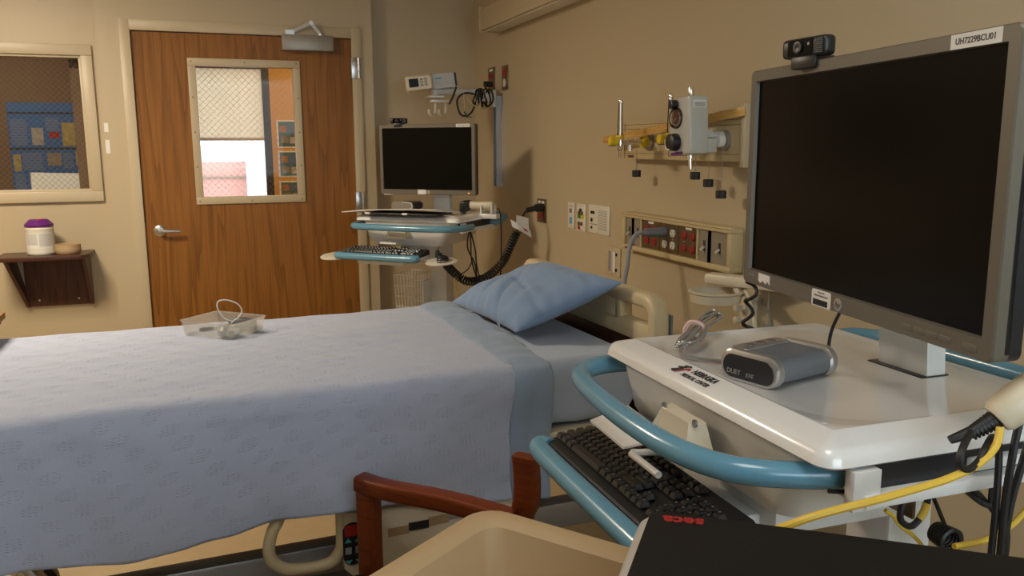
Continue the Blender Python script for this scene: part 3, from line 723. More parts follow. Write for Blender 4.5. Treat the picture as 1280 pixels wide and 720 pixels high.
# ---- three small plates left of the outlet panel
def plate(y, z, w_, h_, label, m='ivory', name='wall_plate', cat='wall plate'):
    t = thing(name, right_wall(y, z), label, cat)
    MB().box((0, 0, .003), (w_, h_, .006), .002).build('cover_plate', M_[m], t)
    b = MB()
    for yy in (-h_ / 2 + .008, h_ / 2 - .008): b.cyl((0, yy, .006), (0, yy, .007), .003, 8)
    b.build('screws', M_['closer'], t)
    return t
t = plate(3.725, 1.157, .075, .125, 'narrow ivory wall plate with a blue sticker, leftmost of the three plates')
MB().span((-.012, .014, .006), (.010, .034, .010), .001).build('call_jack', M_['greyplug'], t)
MB().span((-.030, .043, .006), (.03, .047, .0065)).build('print_line', M_['greyink'], t, smooth=0)
MB().span((-.014, -.04, .006), (.014, -.008, .0068)).build('blue_sticker', M_['skyblue'], t, smooth=0)
t = plate(3.608, 1.155, .10, .13, 'ivory wall plate with green and yellow jacks, middle of the three plates')
for x, y_, m in ((0, .035, 'black'), (-.016, .022, 'bronze'), (.016, .022, 'bronze'), (-.018, -.028, 'bronze'), (.012, -.028, 'bronze')):
    MB().lathe([(.009, 0), (.009, .006), (.006, .008)], (x, y_, .006), (0, 0, 1), 14).build('jack', M_[m], t)
for x, m in ((-.018, 'stickgreen'), (.018, 'yellow')): MB().span((x - .016, -.004, .006), (x + .016, .014, .008)).build('colour_tab', M_[m], t, smooth=0)
MB().span((-.038, -.058, .006), (-.008, -.040, .0068)).build('red_sticker', M_['red'], t, smooth=0)
t = plate(3.416, 1.160, .215, .13, 'wide ivory intercom plate with a louvred speaker, rightmost of the three plates', cat='intercom')
for i in range(13): MB().span((-.005, -.045 + i * .0072, .006), (.085, -.043 + i * .0072, .0072)).build('louvre', M_['greyink'], t, smooth=0)
for x, y_, r in ((-.07, .03, .007), (-.05, .03, .007), (-.07, -.005, .008), (-.07, -.04, .006)): MB().lathe([(r, 0), (r, .005), (r * .6, .006)], (x, y_, .006), (0, 0, 1), 14).build('call_button', M_['black'], t)
MB().span((-.09, -.026, .006), (-.015, -.022, .0066)).build('print_line', M_['greyink'], t, smooth=0)
# ---- slot plate by the bed head
t = plate(3.272, .988, .145, .128, 'square ivory plate with two upright slots just left of the grey cord', 'trim')
MB().span((-.036, -.044, .006), (-.018, .044, .010), .001).build('grey_slot', M_['greycord'], t)
MB().span((.012, -.046, .006), (.034, .046, .011), .001).build('white_slot', M_['white'], t)
for yy in (-.034, .034): MB().span((.036, yy - .006, .006), (.046, yy + .006, .012), .001).build('latch', M_['black'], t)

# ---- red outlet with coiled black cord and paper tag
t = thing('wall_outlet', right_wall(4.112, 1.153), 'brown steel plate with red sockets at the end of the coiled black cord', 'outlet')
MB().box((0, 0, .003), (.125, .125, .006), .002).build('cover_plate', M_['bronze'], t)
for dx in (-.025, .025):
    for dy in (.016, -.026): socket(t, dx, dy, .006, M_['red'])
for dx in (-.025, .025): MB().span((dx - .018, .040, .006), (dx + .016, .052, .0068)).build('paper_label', M_['paper'], t, smooth=0)
cc = wthing('power_lead', (1.5, 4.0, 1.1), 'coiled black power cord drooping from the red outlet to the far workstation cart', 'cord')
wb(MB().loft_rings([(Vector((1.651, 4.085, 1.172)), .021), (Vector((1.61, 4.075, 1.171)), .021), (Vector((1.60, 4.07, 1.17)), .015), (Vector((1.55, 4.05, 1.163)), .013)], 14), 'plug', M_['rubber'], cc)
axis = smooth_path([(1.55, 4.05, 1.163), (1.52, 4.02, 1.145), (1.49, 4.00, 1.10), (1.475, 4.0, 1.06)], 6)
wb(MB().tube(axis, .006, 8), 'straight_cable', M_['rubber'], cc)
def coil(ctrl, rad, turns, wire, n=14):
    ax = smooth_path(ctrl, 12); m = len(ax); pts = []
    lens = [0]
    for i in range(1, m): lens.append(lens[-1] + (ax[i] - ax[i - 1]).length)
    tot = lens[-1]; N = turns * n; j = 0
    for k in range(N + 1):
        sdist = tot * k / N
        while j < m - 2 and lens[j + 1] < sdist: j += 1
        f = (sdist - lens[j]) / max(lens[j + 1] - lens[j], 1e-9); c = ax[j].lerp(ax[j + 1], f)
        tg = (ax[j + 1] - ax[j]).normalized(); s_ = tg.cross(Vector((.3, .9, .1))).normalized(); u_ = tg.cross(s_)
        a = 2 * math.pi * k / n
        pts.append(c + (s_ * math.cos(a) + u_ * math.sin(a)) * rad)
    return MB().tube(pts, wire, 5)
wb(coil([(1.475, 4.0, 1.06), (1.44, 4.01, .98), (1.40, 4.02, .90), (1.33, 4.06, .825), (1.25, 4.12, .795), (1.19, 4.15, .83), (1.12, 4.12, .90), (1.09, 4.14, .94)], .019, 44, .0052), 'coil', M_['rubber'], cc)
tg = wthing('cord_tag', (1.5, 4.0, 1.1), 'folded white paper tag wrapped around the coiled black cord', 'tag')
b = MB(); b.grid(lambda u, v: (1.492 + .075 * (u - .5) + .01 * v, 3.985 - .014 * math.sin(3 * v + 2 * u), 1.115 + .062 * (v - .5) - .02 * u), 8, 6)
wb(b, 'wrapped_paper', M_['paper'], tg)
b = MB(); b.grid(lambda u, v: (1.495 + .11 * (u - .5) - .01 * v, 3.975 - .01 * math.sin(5 * u), 1.082 - .06 * (u - .4) + .038 * (v - .5)), 8, 4)
wb(b, 'loose_end', M_['paper'], tg)
b = MB(); b.grid(lambda u, v: (1.515 + .022 * (u - .5) - .01 * v, 3.967, 1.070 - .012 * (u - .4) + .014 * (v - .5)), 2, 2)
wb(b, 'red_print', M_['red'], tg)

# ---- two upper outlets in the corner
t = thing('wall_outlet', right_wall(4.93, 1.885), 'brown plate with red sockets high in the corner holding a black plug', 'outlet')
MB().box((0, 0, .003), (.125, .155, .006), .002).build('cover_plate', M_['bronze'], t)
for dx in (-.025, .025):
    for dy in (.026, -.026): socket(t, dx, dy, .006, M_['red'])
MB().span((-.03, .055, .006), (.03, .068, .0068)).build('paper_label', M_['paper'], t, smooth=0)
t = thing('wall_outlet', right_wall(4.685, 1.884), 'brown plate with one red and one ivory round socket high on the right wall', 'outlet')
MB().box((0, 0, .003), (.10, .138, .006), .002).build('cover_plate', M_['bronze'], t)
MB().lathe([(.024, 0), (.024, .004), (.018, .005)], (0, .026, .006), (0, 0, 1), 20).build('round_socket', M_['redlt'], t)
MB().lathe([(.024, 0), (.024, .004), (.018, .005)], (0, -.03, .006), (0, 0, 1), 20).build('round_socket', M_['ivory'], t)
# ---- aluminium channel with swing arm, vital-signs device, hooks
t = thing('wall_channel', right_wall(4.79, 1.52), 'upright aluminium equipment channel fixed to the right wall by the corner', 'wall channel')
b = MB().span((-.032, -.265, 0), (.032, .265, .012)).span((-.032, -.265, .012), (-.020, .265, .034)).span((.020, -.265, .012), (.032, .265, .034)).span((-.007, -.265, .012), (.007, .265, .026))
b.build('channel_profile', M_['alu'], t, smooth=0)
MB().span((-.026, .20, .034), (.026, .30, .05), .003).build('carriage', M_['whitem'], t)
sa = wthing('swing_arm', (1.61, 4.79, 1.78), 'white two-piece swing arm carrying the vital-signs monitor in the corner', 'equipment arm')
wb(MB().box((1.565, 4.79, 1.777), (.11, .06, .055), .006).cyl((1.53, 4.79, 1.76), (1.53, 4.79, 1.825), .03, 18), 'shoulder', M_['whitem'], sa)
wb(MB().bar((1.53, 4.79, 1.81), (1.24, 4.74, 1.80), .045, .03, .006), 'forearm', M_['whitem'], sa)
wb(MB().cyl((1.25, 4.74, 1.78), (1.25, 4.74, 1.835), .022, 16).box((1.25, 4.74, 1.772), (.09, .09, .012), .003), 'wrist', M_['whitem'], sa)
hk = wthing('cuff_hooks', (1.27, 4.74, 1.74), 'pair of white J-shaped hooks hanging under the vital-signs monitor', 'hook')
for x0 in (1.215, 1.275):
    pts = smooth_path([(x0 + .035, 4.73, 1.745), (x0 + .035, 4.73, 1.70), (x0 + .028, 4.715, 1.672), (x0 + .005, 4.70, 1.662), (x0 - .012, 4.69, 1.68), (x0 - .014, 4.685, 1.70)], 5)
    b = MB()
    rows = [(p, p + Vector((0, .035, 0))) for p in pts]
    b.loft([[p + Vector((0, 0, -.002)), p + Vector((0, .04, -.002)), p + Vector((.003, .04, .002)), p + Vector((.003, 0, .002))] for p in pts])
    wb(b, 'hook', M_['white'], hk)
wb(MB().span((1.225, 4.72, 1.742), (1.33, 4.78, 1.757), .003), 'hook_plate', M_['white'], hk)
vm = thing('vital_signs_monitor', Matrix.Translation((1.225, 4.73, 1.852)) @ Matrix.Rotation(R(-6), 4, 'Z') @ Matrix.Rotation(R(-7), 4, 'Y'), 'cream vital-signs monitor with a small dark screen on the corner swing arm', 'medical monitor')
MB().loft([[(x, y, z) for x, z in rrect(*q)] for y, q in ((-.075, (.135, .070, .012, 3, -.078)), (-.06, (.155, .088, .016, 3, -.075)), (-.02, (.155, .09, .016, 3, -.07)))]).build('front_case', M_['cream_lt'], vm)
MB().loft([[(x, y, z) for x, z in rrect(*q)] for y, q in ((-.04, (.135, .082, .012, 3, .068)), (.03, (.135, .086, .016, 3, .07)), (.07, (.13, .08, .016, 3, .07)))]).build('rear_case', M_['closer'], vm)
for x in (-.0, .136): MB().box((x, -.035, 0), (.012, .028, .075), .005).build('rubber_grip', M_['black'], vm)
MB().span((-.135, -.0775, -.020), (-.082, -.0745, .026)).build('screen', M_['screen'], vm, smooth=0)
for i in range(3):
    for j in range(2): MB().span((-.072 + j * .024, -.077, -.018 + i * .016), (-.056 + j * .024, -.0745, -.007 + i * .016), .001).build('button', M_['greycord'], vm)
MB().span((.02, -.043, .012), (.055, -.0405, .020)).build('nameplate', M_['skyblue'], vm, smooth=0)
cb = wthing('cable_bundle', (1.53, 4.78, 1.77), 'tangled bundle of black cables looped over the swing arm in the corner', 'cable')
b = MB()
rnd = random.Random(3)
for k in range(6):
    cx = 1.495 + .016 * k; pts = []
    for i in range(14):
        a = 2 * math.pi * i / 14
        pts.append((cx + .014 * math.sin(a + k) + rnd.uniform(-.004, .004), 4.735 + .032 * math.cos(a) + rnd.uniform(-.006, .006), 1.772 + .048 * math.sin(a) + rnd.uniform(-.005, .005)))
    b.tube(smooth_path(pts, 3, True), .0055, 6, True)
b.tube(smooth_path([(1.58, 4.74, 1.80), (1.585, 4.82, 1.83), (1.60, 4.89, 1.862), (1.635, 4.905, 1.862)], 5), .006, 6)
b.tube(smooth_path([(1.49, 4.73, 1.79), (1.42, 4.71, 1.795), (1.37, 4.70, 1.755), (1.385, 4.70, 1.68), (1.42, 4.70, 1.665), (1.46, 4.71, 1.69), (1.49, 4.72, 1.75)], 6), .0055, 6)
b.tube(smooth_path([(1.36, 4.68, 1.828), (1.345, 4.69, 1.78), (1.32, 4.69, 1.73)], 5), .006, 6)
wb(b, 'black_cables', M_['rubber'], cb)
b = MB().cyl((1.60, 4.905, 1.862), (1.65, 4.905, 1.862), .017, 12)
wb(b, 'plug', M_['rubber'], cb)
b = MB()
b.tube(smooth_path([(1.52, 4.73, 1.83), (1.49, 4.70, 1.76), (1.50, 4.70, 1.71), (1.55, 4.72, 1.715)], 5), .003, 6)
b.tube(smooth_path([(1.42, 4.72, 1.80), (1.45, 4.70, 1.74), (1.52, 4.70, 1.705), (1.57, 4.74, 1.72)], 5), .003, 6)
b.tube(smooth_path([(1.41, 4.70, 1.79), (1.412, 4.69, 1.70)], 5), .0025, 6)
wb(b, 'grey_leads', M_['cream'], cb)
wb(MB().bar((1.43, 4.70, 1.655), (1.41, 4.695, 1.69), .008, .006).bar((1.42, 4.70, 1.67), (1.455, 4.70, 1.655), .008, .005), 'green_clip', M_['green'], cb)

# ---- suction canister bracket and plate right of the bed head
t = wthing('canister_bracket', (1.62, 2.24, 1.02), 'cream ring bracket for a suction canister below the outlet panel', 'bracket')
rc = Vector((1.485, 2.215, 1.018))
b = MB().lathe([(.072, -.014), (.078, -.014), (.081, .012), (.086, .016), (.086, .020), (.078, .021), (.072, -.014)], rc, n=36, cap=False)
wb(b, 'ring', M_['cream_lt'], t)
wb(MB().bar((1.50, 2.29, 1.068), (1.645, 2.02, 1.068), .055, .036, .012).bar((1.55, 2.20, 1.05), (1.56, 2.18, 1.02), .03, .02, .004), 'bracket_arm', M_['cream_lt'], t)
t = plate(2.255, .965, .16, .17, 'large cream wall plate with cord fittings behind the near monitor', 'trim')
MB().box((.0, -.01, .02), (.05, .11, .035), .004).build('fitting_block', M_['cream_lt'], t)
for yy in (-.04, 0): MB().lathe([(.012, 0), (.011, .03), (.008, .032)], (-.01, yy, .036), (0, 0, 1), 14).build('fitting_nub', M_['cream_lt'], t)
gc = wthing('wall_lead', (1.58, 2.17, 1.0), 'cream lead curving from the wall plate down behind the near cart', 'cord')
wb(MB().tube(smooth_path([(1.63, 2.26, 1.07), (1.58, 2.21, 1.055), (1.55, 2.14, 1.03), (1.53, 2.075, .97), (1.525, 2.055, .90), (1.52, 2.05, .80)], 6), lambda q: .013 if q < .25 else .0065, 10), 'cable', M_['cream_lt'], gc)
bk = wthing('curly_lead', (1.5, 2.06, 1.05), 'short curly black lead hanging below the corner of the near monitor', 'cord')
wb(coil([(1.42, 1.945, 1.14), (1.44, 1.97, 1.07), (1.44, 1.985, 1.0), (1.45, 1.98, .955)], .014, 3, .0055, 14), 'coil', M_['rubber'], bk)
wb(MB().tube(smooth_path([(1.45, 1.965, .965), (1.46, 1.95, .962), (1.485, 1.93, .985)], 5), .009, 8).tube(smooth_path([(1.485, 1.93, .985), (1.53, 2.0, 1.0), (1.59, 2.12, 1.0), (1.65, 2.20, 1.0)], 5), .004, 8).tube(smooth_path([(1.455, 1.965, .96), (1.44, 1.98, .93), (1.42, 1.98, .86)], 5), .006, 8), 'sleeve', M_['greyplug'], bk)
# ================================================================== hospital bed
BEDM = turn((1.2, 2.583, 0), R(2.4))
def nz(x, y, z=0.0): return noise.noise(Vector((x, y, z)))
bed = thing('hospital_bed', BEDM, 'hospital bed with cream headboard, siderail and steel undercarriage', 'bed')
# headboard: swept cream rim, handle openings, dark wood panel
def sweep_rim(pts, wx, wy, r=.012):
    b = MB(); loops = []
    n = len(pts)
    for i, p in enumerate(pts):
        a = pts[max(i - 1, 0)]; c = pts[min(i + 1, n - 1)]
        tg = (Vector(c) - Vector(a)).normalized(); nn = Vector((0, -tg.z, tg.y))
        loops.append([Vector(p) + Vector((x, 0, 0)) + nn * y for x, y in rrect(wx, wy, r, 3)])
    return b.loft(loops)
def arc(cy, cz, r, a0, a1, n=7): return [(0.0, cy + r * math.cos(R(a0 + (a1 - a0) * i / n)), cz + r * math.sin(R(a0 + (a1 - a0) * i / n))) for i in range(n + 1)]
H2, TOPZ = .475, 1.035
hb = sweep_rim([(0, -H2, .50), (0, -H2, .75)] + arc(-H2 + .05, TOPZ - .05, .05, 180, 90) + arc(H2 - .05, TOPZ - .05, .05, 90, 0) + [(0, H2, .75), (0, H2, .50)], .055, .045, .014).build('headboard', M_['cream'], bed)
b = MB().span((-.022, -H2 + .015, .905), (.022, H2 - .015, .965), .008)
for s in (-1, 1): b.span((-.022, s * .27 - .02, .95), (.022, s * .27 + .02, 1.02), .006)
b.span((-.022, -.27, .95), (.022, .27, 1.02), .004)
for s in (-1, 1): b.span((-.022, s * (H2 - .07), .50), (.022, s * (H2 - .005), .92), .006)
b.span((-.022, -H2 + .02, .48), (.022, H2 - .02, .56), .006)
b.build('headboard_rails', M_['cream'], hb)
MB().span((-.016, -.415, .55), (.016, .415, .912), .003).build('wood_panel', M_['hbwood'], hb)
MB().span((.028, -H2 - .024, .55), (.036, -H2 + .02, 1.0), .003).build('bumper_strip', M_['greyplug'], hb)
# footboard (beyond the frame)
fb = MB().span((-2.12, -.46, .40), (-2.07, .46, .99), .02, 3).build('footboard', M_['cream'], bed)
MB().span((-2.066, -.36, .5), (-2.062, .36, .88)).build('wood_panel', M_['hbwood'], fb, smooth=0)
# deck, beams, legs, casters
MB().span((-2.02, -.44, .64), (-.04, .44, .69), .01).build('mattress_deck', M_['greyplug'], bed)
for s in (-1, 1):
    MB().span((-2.02, s * .43, .600), (-.03, s * .47, .685), .008).build('deck_side', M_['cream_lt'], bed)
    MB().span((-1.95, s * .36, .36), (-.15, s * .42, .44), .006).build('frame_beam', M_['alu'], bed)
for x in (-1.65, -.45):
    for s in (-1, 1): MB().bar((x - .12, s * .34, .62), (x + .14, s * .34, .20), .045, .02, .004).build('lift_strut', M_['steel'], bed)
MB().span((-1.9, -.09, .14), (-.2, .09, .2), .01).build('base_frame', M_['greyplug'], bed)
for x in (-1.8, -.28):
    for s in (-1, 1):
        MB().bar((x, s * .08, .17), (x, s * .46, .17), .05, .04, .006).build('base_arm', M_['cream_lt'], bed)
        o = MB().box((x, s * .46, .13), (.05, .05, .06), .01).build('caster_fork', M_['cream_lt'], bed)
        MB().cyl((x, s * .46 - .018, .0625), (x, s * .46 + .018, .0625), .0625, 24).build('caster_wheel', M_['rubber'], o)
# folded-down siderail on the near side
sr = MB()
Y0 = -.515
def rl(x, z): return (x - 1.2, Y0, z)
pts = [rl(.10, .72), rl(.095, .60), rl(.072, .55), rl(.062, .50), rl(.078, .462), rl(.12, .440), rl(.20, .438), rl(.232, .46), rl(.243, .50), rl(.243, .62), rl(.243, .72)]
sr.tube(smooth_path([pts[0], pts[1], pts[2], pts[3], pts[4], pts[5], pts[6], pts[7], pts[8], pts[9], pts[10]], 6), .0155, 12)
sro = sr.build('siderail', M_['cream'], bed)
MB().prism([(x - 1.2, z) for x, z in ((.245, .42), (.30, .36), (.68, .36), (.72, .40), (.72, .545), (.245, .575))], 0, .035, frame((0, Y0 + .02, 0), (1, 0, 0), (0, 0, 1), (0, -1, 0)), .006).build('siderail_panel', M_['cream_lt'], sro)
for k, m in enumerate(('tanplastic', 'black', 'tanplastic', 'greycord')):
    MB().span((.36 + .055 * k - 1.2, Y0 - .0185, .490 + .006 * k), (.415 + .055 * k - 1.2, Y0 - .0155, .512 + .006 * k), 0).build('hazard_block', M_[m], sro, smooth=0)
cp = MB().prism([(.268 - 1.2 + x, .49 + z) for x, z in rrect(.052, .115, .024, 5)], 0, .004, frame((0, Y0 - .016, 0), (1, 0, 0), (0, 0, 1), (0, -1, 0)), .001).build('bed_controls', M_['black'], sro)
MB().span((.247 - 1.2, Y0 - .0212, .512), (.287 - 1.2, Y0 - .019, .542)).build('red_button', M_['redlt'], cp, smooth=0)
for x in (.255, .281):
    for z, s in ((.495, 1), (.447, -1)):
        MB().prism([(x - .009 - 1.2, z), (x + .009 - 1.2, z), (x - 1.2, z + .012 * s)] if s > 0 else [(x - .009 - 1.2, z), (x - 1.2, z - .012), (x + .009 - 1.2, z)], 0, .003, frame((0, Y0 - .018, 0), (1, 0, 0), (0, 0, 1), (0, -1, 0))).build('arrow_button', M_['teal'], cp, smooth=0)
    MB().span((x - .008 - 1.2, Y0 - .021, .464), (x + .008 - 1.2, Y0 - .0195, .482)).build('bed_symbol', M_['greycord'], cp, smooth=0)

# mattress in its fitted sheet
def mattress_fn(x0, x1, hy, z0, z1, r):
    loops = []
    N = 60
    for i in range(N + 1):
        t = i / N; x = x0 + (x1 - x0) * t
        e = min(x - x0, x1 - x); k = 1.0
        if e < r: k = math.sqrt(max(0, 1 - (1 - e / r) ** 2))
        ins = r * (1 - k)
        lp = []
        for (y, z) in rrect(2 * (hy - ins * .6), (z1 - z0) - 2 * ins * .6, r, 6, 0, (z0 + z1) / 2):
            w_ = 0.006 * nz(x * 7, y * 5, z * 9) + .004 * nz(x * 21 + 3, y * 9, z * 25)
            lp.append((x + (0.006 * nz(y * 12, z * 16, 4) if t > .97 else 0), y + w_ * (1 if abs(y) > hy - .06 else .3), z + w_ * .6))
        loops.append(lp)
    return MB().loft(loops)
centred(mattress_fn(-2.03, -.045, .452, .692, .888, .045), 'mattress', M_['sheet'], BEDM, label='hospital mattress in a pale blue fitted sheet on the bed', cat='mattress')

# thermal blanket draped over the mattress
HEM = [(-3.2, .56), (-1.68, .57), (-1.48, .548), (-1.25, .572), (-1.09, .592), (-.97, .600), (-.88, .586), (-.5, .536), (-.35, .525)]
def hem(x):
    for (a, za), (b_, zb) in zip(HEM, HEM[1:]):
        if a <= x <= b_:
            t = (x - a) / (b_ - a); t = t * t * (3 - 2 * t); return za + (zb - za) * t
    return HEM[-1][1]
def drape(x, s, zt=.898, hyn=.470, r=.052, lift=0.0):
    """point on the blanket: x along the bed, s arc position 0 (far hem) .. 1 (near hem)"""
    hz = hem(x)
    yfar, ynear = .452, -hyn
    d_far = .30; d_top = (yfar - ynear) ; d_arc = r * math.pi / 2; d_side = zt - r - hz
    tot = d_far + d_top + d_arc + d_side; q = s * tot
    wr = .006 * nz(x * 3.1, s * 16, 1) + .0032 * nz(x * 7 + 4, s * 44, 2)
    if q < d_far:
        return Vector((x, yfar + .035, zt - .03 - (d_far - q))), Vector((0, 1, 0)), 0
    q -= d_far
    if q < d_top:
        t = q / d_top; y = yfar - q
        z = zt + wr + .004 * math.sin(t * math.pi) + lift
        rid = .007 * max(0, nz(x * 2.0 + y * 3, y * 19, 7)) * (1 if y > -.1 else .5)
        e = min(1, (q) / .05); z -= (1 - e) ** 2 * .03
        return Vector((x, y + (1 - e) * .03, z + rid)), Vector((0, 0, 1)), 0
    q -= d_top
    if q < d_arc:
        a = q / r
        return Vector((x, ynear - r * math.sin(a), zt - r + r * math.cos(a) + wr * math.cos(a) + lift)), Vector((0, -1, 0)), 0
    q -= d_arc
    t = q / max(d_side, .01)
    z = zt - r - q
    out = r + .020 * t + .0
    fold = (.017 * t + .003) * math.sin(x * 17 + 2.2 * nz(x * 2, 3, 0)) * (0.5 + .5 * nz(x * 1.7, 8, t)) + .013 * t * nz(x * 9, z * 4, 5) + .006 * nz(x * 12, z * 10, 9)
    bump_ = .03 * math.exp(-((x + .93) / .09) ** 2) * t ** 2
    return Vector((x + .006 * nz(x * 5, z * 8, 2), ynear - out - fold - bump_ - lift, z)), Vector((0, -1, 0)), t
BX_A, BX_B = -2.05, -.465
def blanket_uv(u, v): return (BX_A + (BX_B - BX_A) * u, v * 1.62)
b = MB(); b.grid(lambda u, v: drape(BX_A + (BX_B - BX_A) * u + (.012 * nz(v * 9, 2, 2) if u > .99 else 0), v)[0], 190, 170, blanket_uv)
o = centred(b, 'thermal_blanket', M_['blanket'], BEDM, smooth=180, recalc=False, label='pale blue woven thermal blanket draped over the bed to the near side', cat='blanket')
sm = o.modifiers.new('thickness', 'SOLIDIFY'); sm.thickness = .005; sm.offset = -1
# top sheet turned down over the blanket edge
def fold_pt(u, v):
    s = .17 + .83 * v
    wid = .115 + .035 * (1 - v) + .012 * nz(v * 5, 1, 3)
    xc = -.425 + .03 * (1 - v) - .012 * v
    x = xc + wid * (u - .5) + .01 * nz(v * 6, 5, 1)
    p, n, t = drape(x, min(s, 1.0), lift=.0)
    puff = .010 * math.sin(math.pi * min(1, max(0, u))) ** .5 + .004 * nz(u * 3, v * 14, 2)
    if n.z > .5: p = p + Vector((0, 0, .002 + puff))
    else: p = p + Vector((0, -.003 - puff * 1.2 - .006 * t * math.sin(u * 9), 0))
    if u > .93: # outer edge tucks back down to the mattress
        k = (u - .93) / .07
        p = p - (Vector((0, 0, .012)) if n.z > .5 else Vector((0, -.012, 0))) * k
    return p
b = MB(); b.grid(fold_pt, 22, 150)
o = centred(b, 'turned_down_sheet', M_['topsheet'], BEDM, smooth=180, recalc=False, label='blue-green top sheet turned down in a band across the blanket edge', cat='sheet')
sm = o.modifiers.new('thickness', 'SOLIDIFY'); sm.thickness = .003; sm.offset = -1

# pillow leaning against the headboard
A, D_, C_, B_ = Vector((.815, 2.91, .925)), Vector((.860, 2.345, .925)), Vector((1.165, 2.225, 1.082)), Vector((1.150, 2.84, 1.045))
PC = (A + B_ + C_ + D_) / 4
def pillow_pt(u, v, side):
    uu, vv = u * 2 - 1, v * 2 - 1     # uu: A->D side (far to near), vv: front to headboard
    pu = uu * (1 - .07 * (1 - vv * vv)); pv = vv * (1 - .07 * (1 - uu * uu))
    a = (pu + 1) / 2; c = (pv + 1) / 2
    p = (A * (1 - a) + D_ * a) * (1 - c) + (B_ * (1 - a) + C_ * a) * c
    n = ((D_ + C_) - (A + B_)).cross((B_ + C_) - (A + D_)).normalized()
    if n.z < 0: n = -n
    ed = max(0.0, (1 - abs(uu) ** 2.6)) ** .55 * max(0.0, (1 - abs(vv) ** 2.6)) ** .55
    if side > 0:
        h = .080 * ed + .014 * ed * nz(u * 3.2, v * 3.2, 11) + .006 * ed * nz(u * 11 + v * 5, v * 4 - u * 3, 4)
        cre = math.exp(-((v - .42 + .35 * (u - .6)) / .035) ** 2) * max(0, min(1, (u - .25) * 3)) * max(0, 1 - u)
        h -= .034 * cre
        cre2 = math.exp(-((u - .55 + .5 * (v - .3)) / .03) ** 2) * max(0, .8 - v)
        h -= .026 * cre2
        h -= .012 * math.exp(-((u + .4 * v - .45) / .02) ** 2) * ed
        for kk in range(5):
            h += .0045 * ed * math.sin((v * 34 + u * 9) + kk) * math.exp(-((u - .72) / .16) ** 2) * max(0, .75 - v) / (kk + 1)
        # soft radial wrinkles gathering towards the seams
        sw = 4 * ed * (1 - ed)
        h += .004 * sw * math.sin(uu * 23 + 4 * nz(u * 3, v * 3, 1)) * max(0, -vv) + .003 * sw * math.sin(vv * 19 + 3 * nz(u * 4, v * 3, 6)) * max(0, uu)
    else: h = -.055 * ed
    return p + n * h - PC
b = MB(); b.grid(lambda u, v: pillow_pt(u, v, 1), 72, 60); b.grid(lambda u, v: pillow_pt(1 - u, v, -1), 72, 60)
bmesh.ops.remove_doubles(b.bm, verts=b.bm.verts, dist=.0006)
po = centred(b, 'pillow', M_['pillow'], Matrix.Translation(PC), smooth=180, label='crumpled blue pillow leaning against the cream headboard', cat='pillow')

# frosted box on the bed
bx = thing('plastic_bin', turn((.018, 2.765, .9075), R(47)), 'shallow frosted plastic bin holding small gadgets on the blanket', 'bin')
w_, d_, h_ = .168, .205, .047
def binloop(s, z): return [(x * s, y * s, z) for x, y in rrect(w_, d_, .012, 4)]
MB().loft([binloop(.93, 0), binloop(1.0, h_), binloop(1.025, h_ + .001), binloop(1.025, h_ - .003)], True, False).loft([binloop(.985, h_), binloop(.91, .003)], False, True).build('bin_shell', M_['frost'], bx, recalc=False)
gm = thing('clip_webcam', turn((.030, 2.690, .9105), R(20)), 'round silver-black gadget lying at the near corner inside the bin', 'gadget')
MB().loft([[(x, y, z) for x, y in rrect(*q)] for z, q in ((0, (.04, .03, .014)), (.006, (.062, .05, .02)), (.022, (.062, .05, .02)), (.034, (.044, .034, .015)))]).build('gadget_body', M_['silver'], gm)
MB().lathe([(.009, 0), (.009, .003), (.005, .004)], (0, -.0245, .014), (0, -1, 0), 14).build('lens', M_['black'], gm)
g2 = thing('charger_block', turn((.075, 2.77, .9105), R(-38)), 'dark grey block with a slot inside the frosted bin', 'gadget')
MB().box((0, 0, .019), (.085, .040, .038), .006).build('block_body', M_['greyplug'], g2)
MB().box((0, .0, .0385), (.05, .008, .002)).build('slot', M_['ink'], g2)
g3 = thing('key_fob', turn((-.035, 2.80, .9105), R(10)), 'small dark fob at the far left corner inside the bin', 'gadget')
MB().loft([[(x, y, z) for x, y in rrect(.045, .022, .010)] for z in (0, .009)]).build('fob_body', M_['black'], g3)
MB().tube(smooth_path([(.03 + .016 * math.cos(a), .016 * math.sin(a), .004) for a in [2 * math.pi * i / 12 for i in range(12)]], 2, True), .0012, 5, True).build('fob_ring', M_['steel'], g3)
wl = [(.045, 2.745, .945), (.02, 2.75, .958), (.003, 2.76, .985), (.005, 2.765, 1.008), (.03, 2.765, 1.012), (.062, 2.765, .998), (.075, 2.76, .975), (.062, 2.752, .955), (.045, 2.745, .945), (.035, 2.73, .932), (.03, 2.70, .930)]
lp = MB().tube([p - Vector((.03, 2.70, .93)) for p in smooth_path(wl, 6)], .0022, 7)
centred(lp, 'white_lead', M_['white'], Matrix.Translation((.03, 2.70, .93)), label='thin white lead looping up out of the frosted bin', cat='cord')

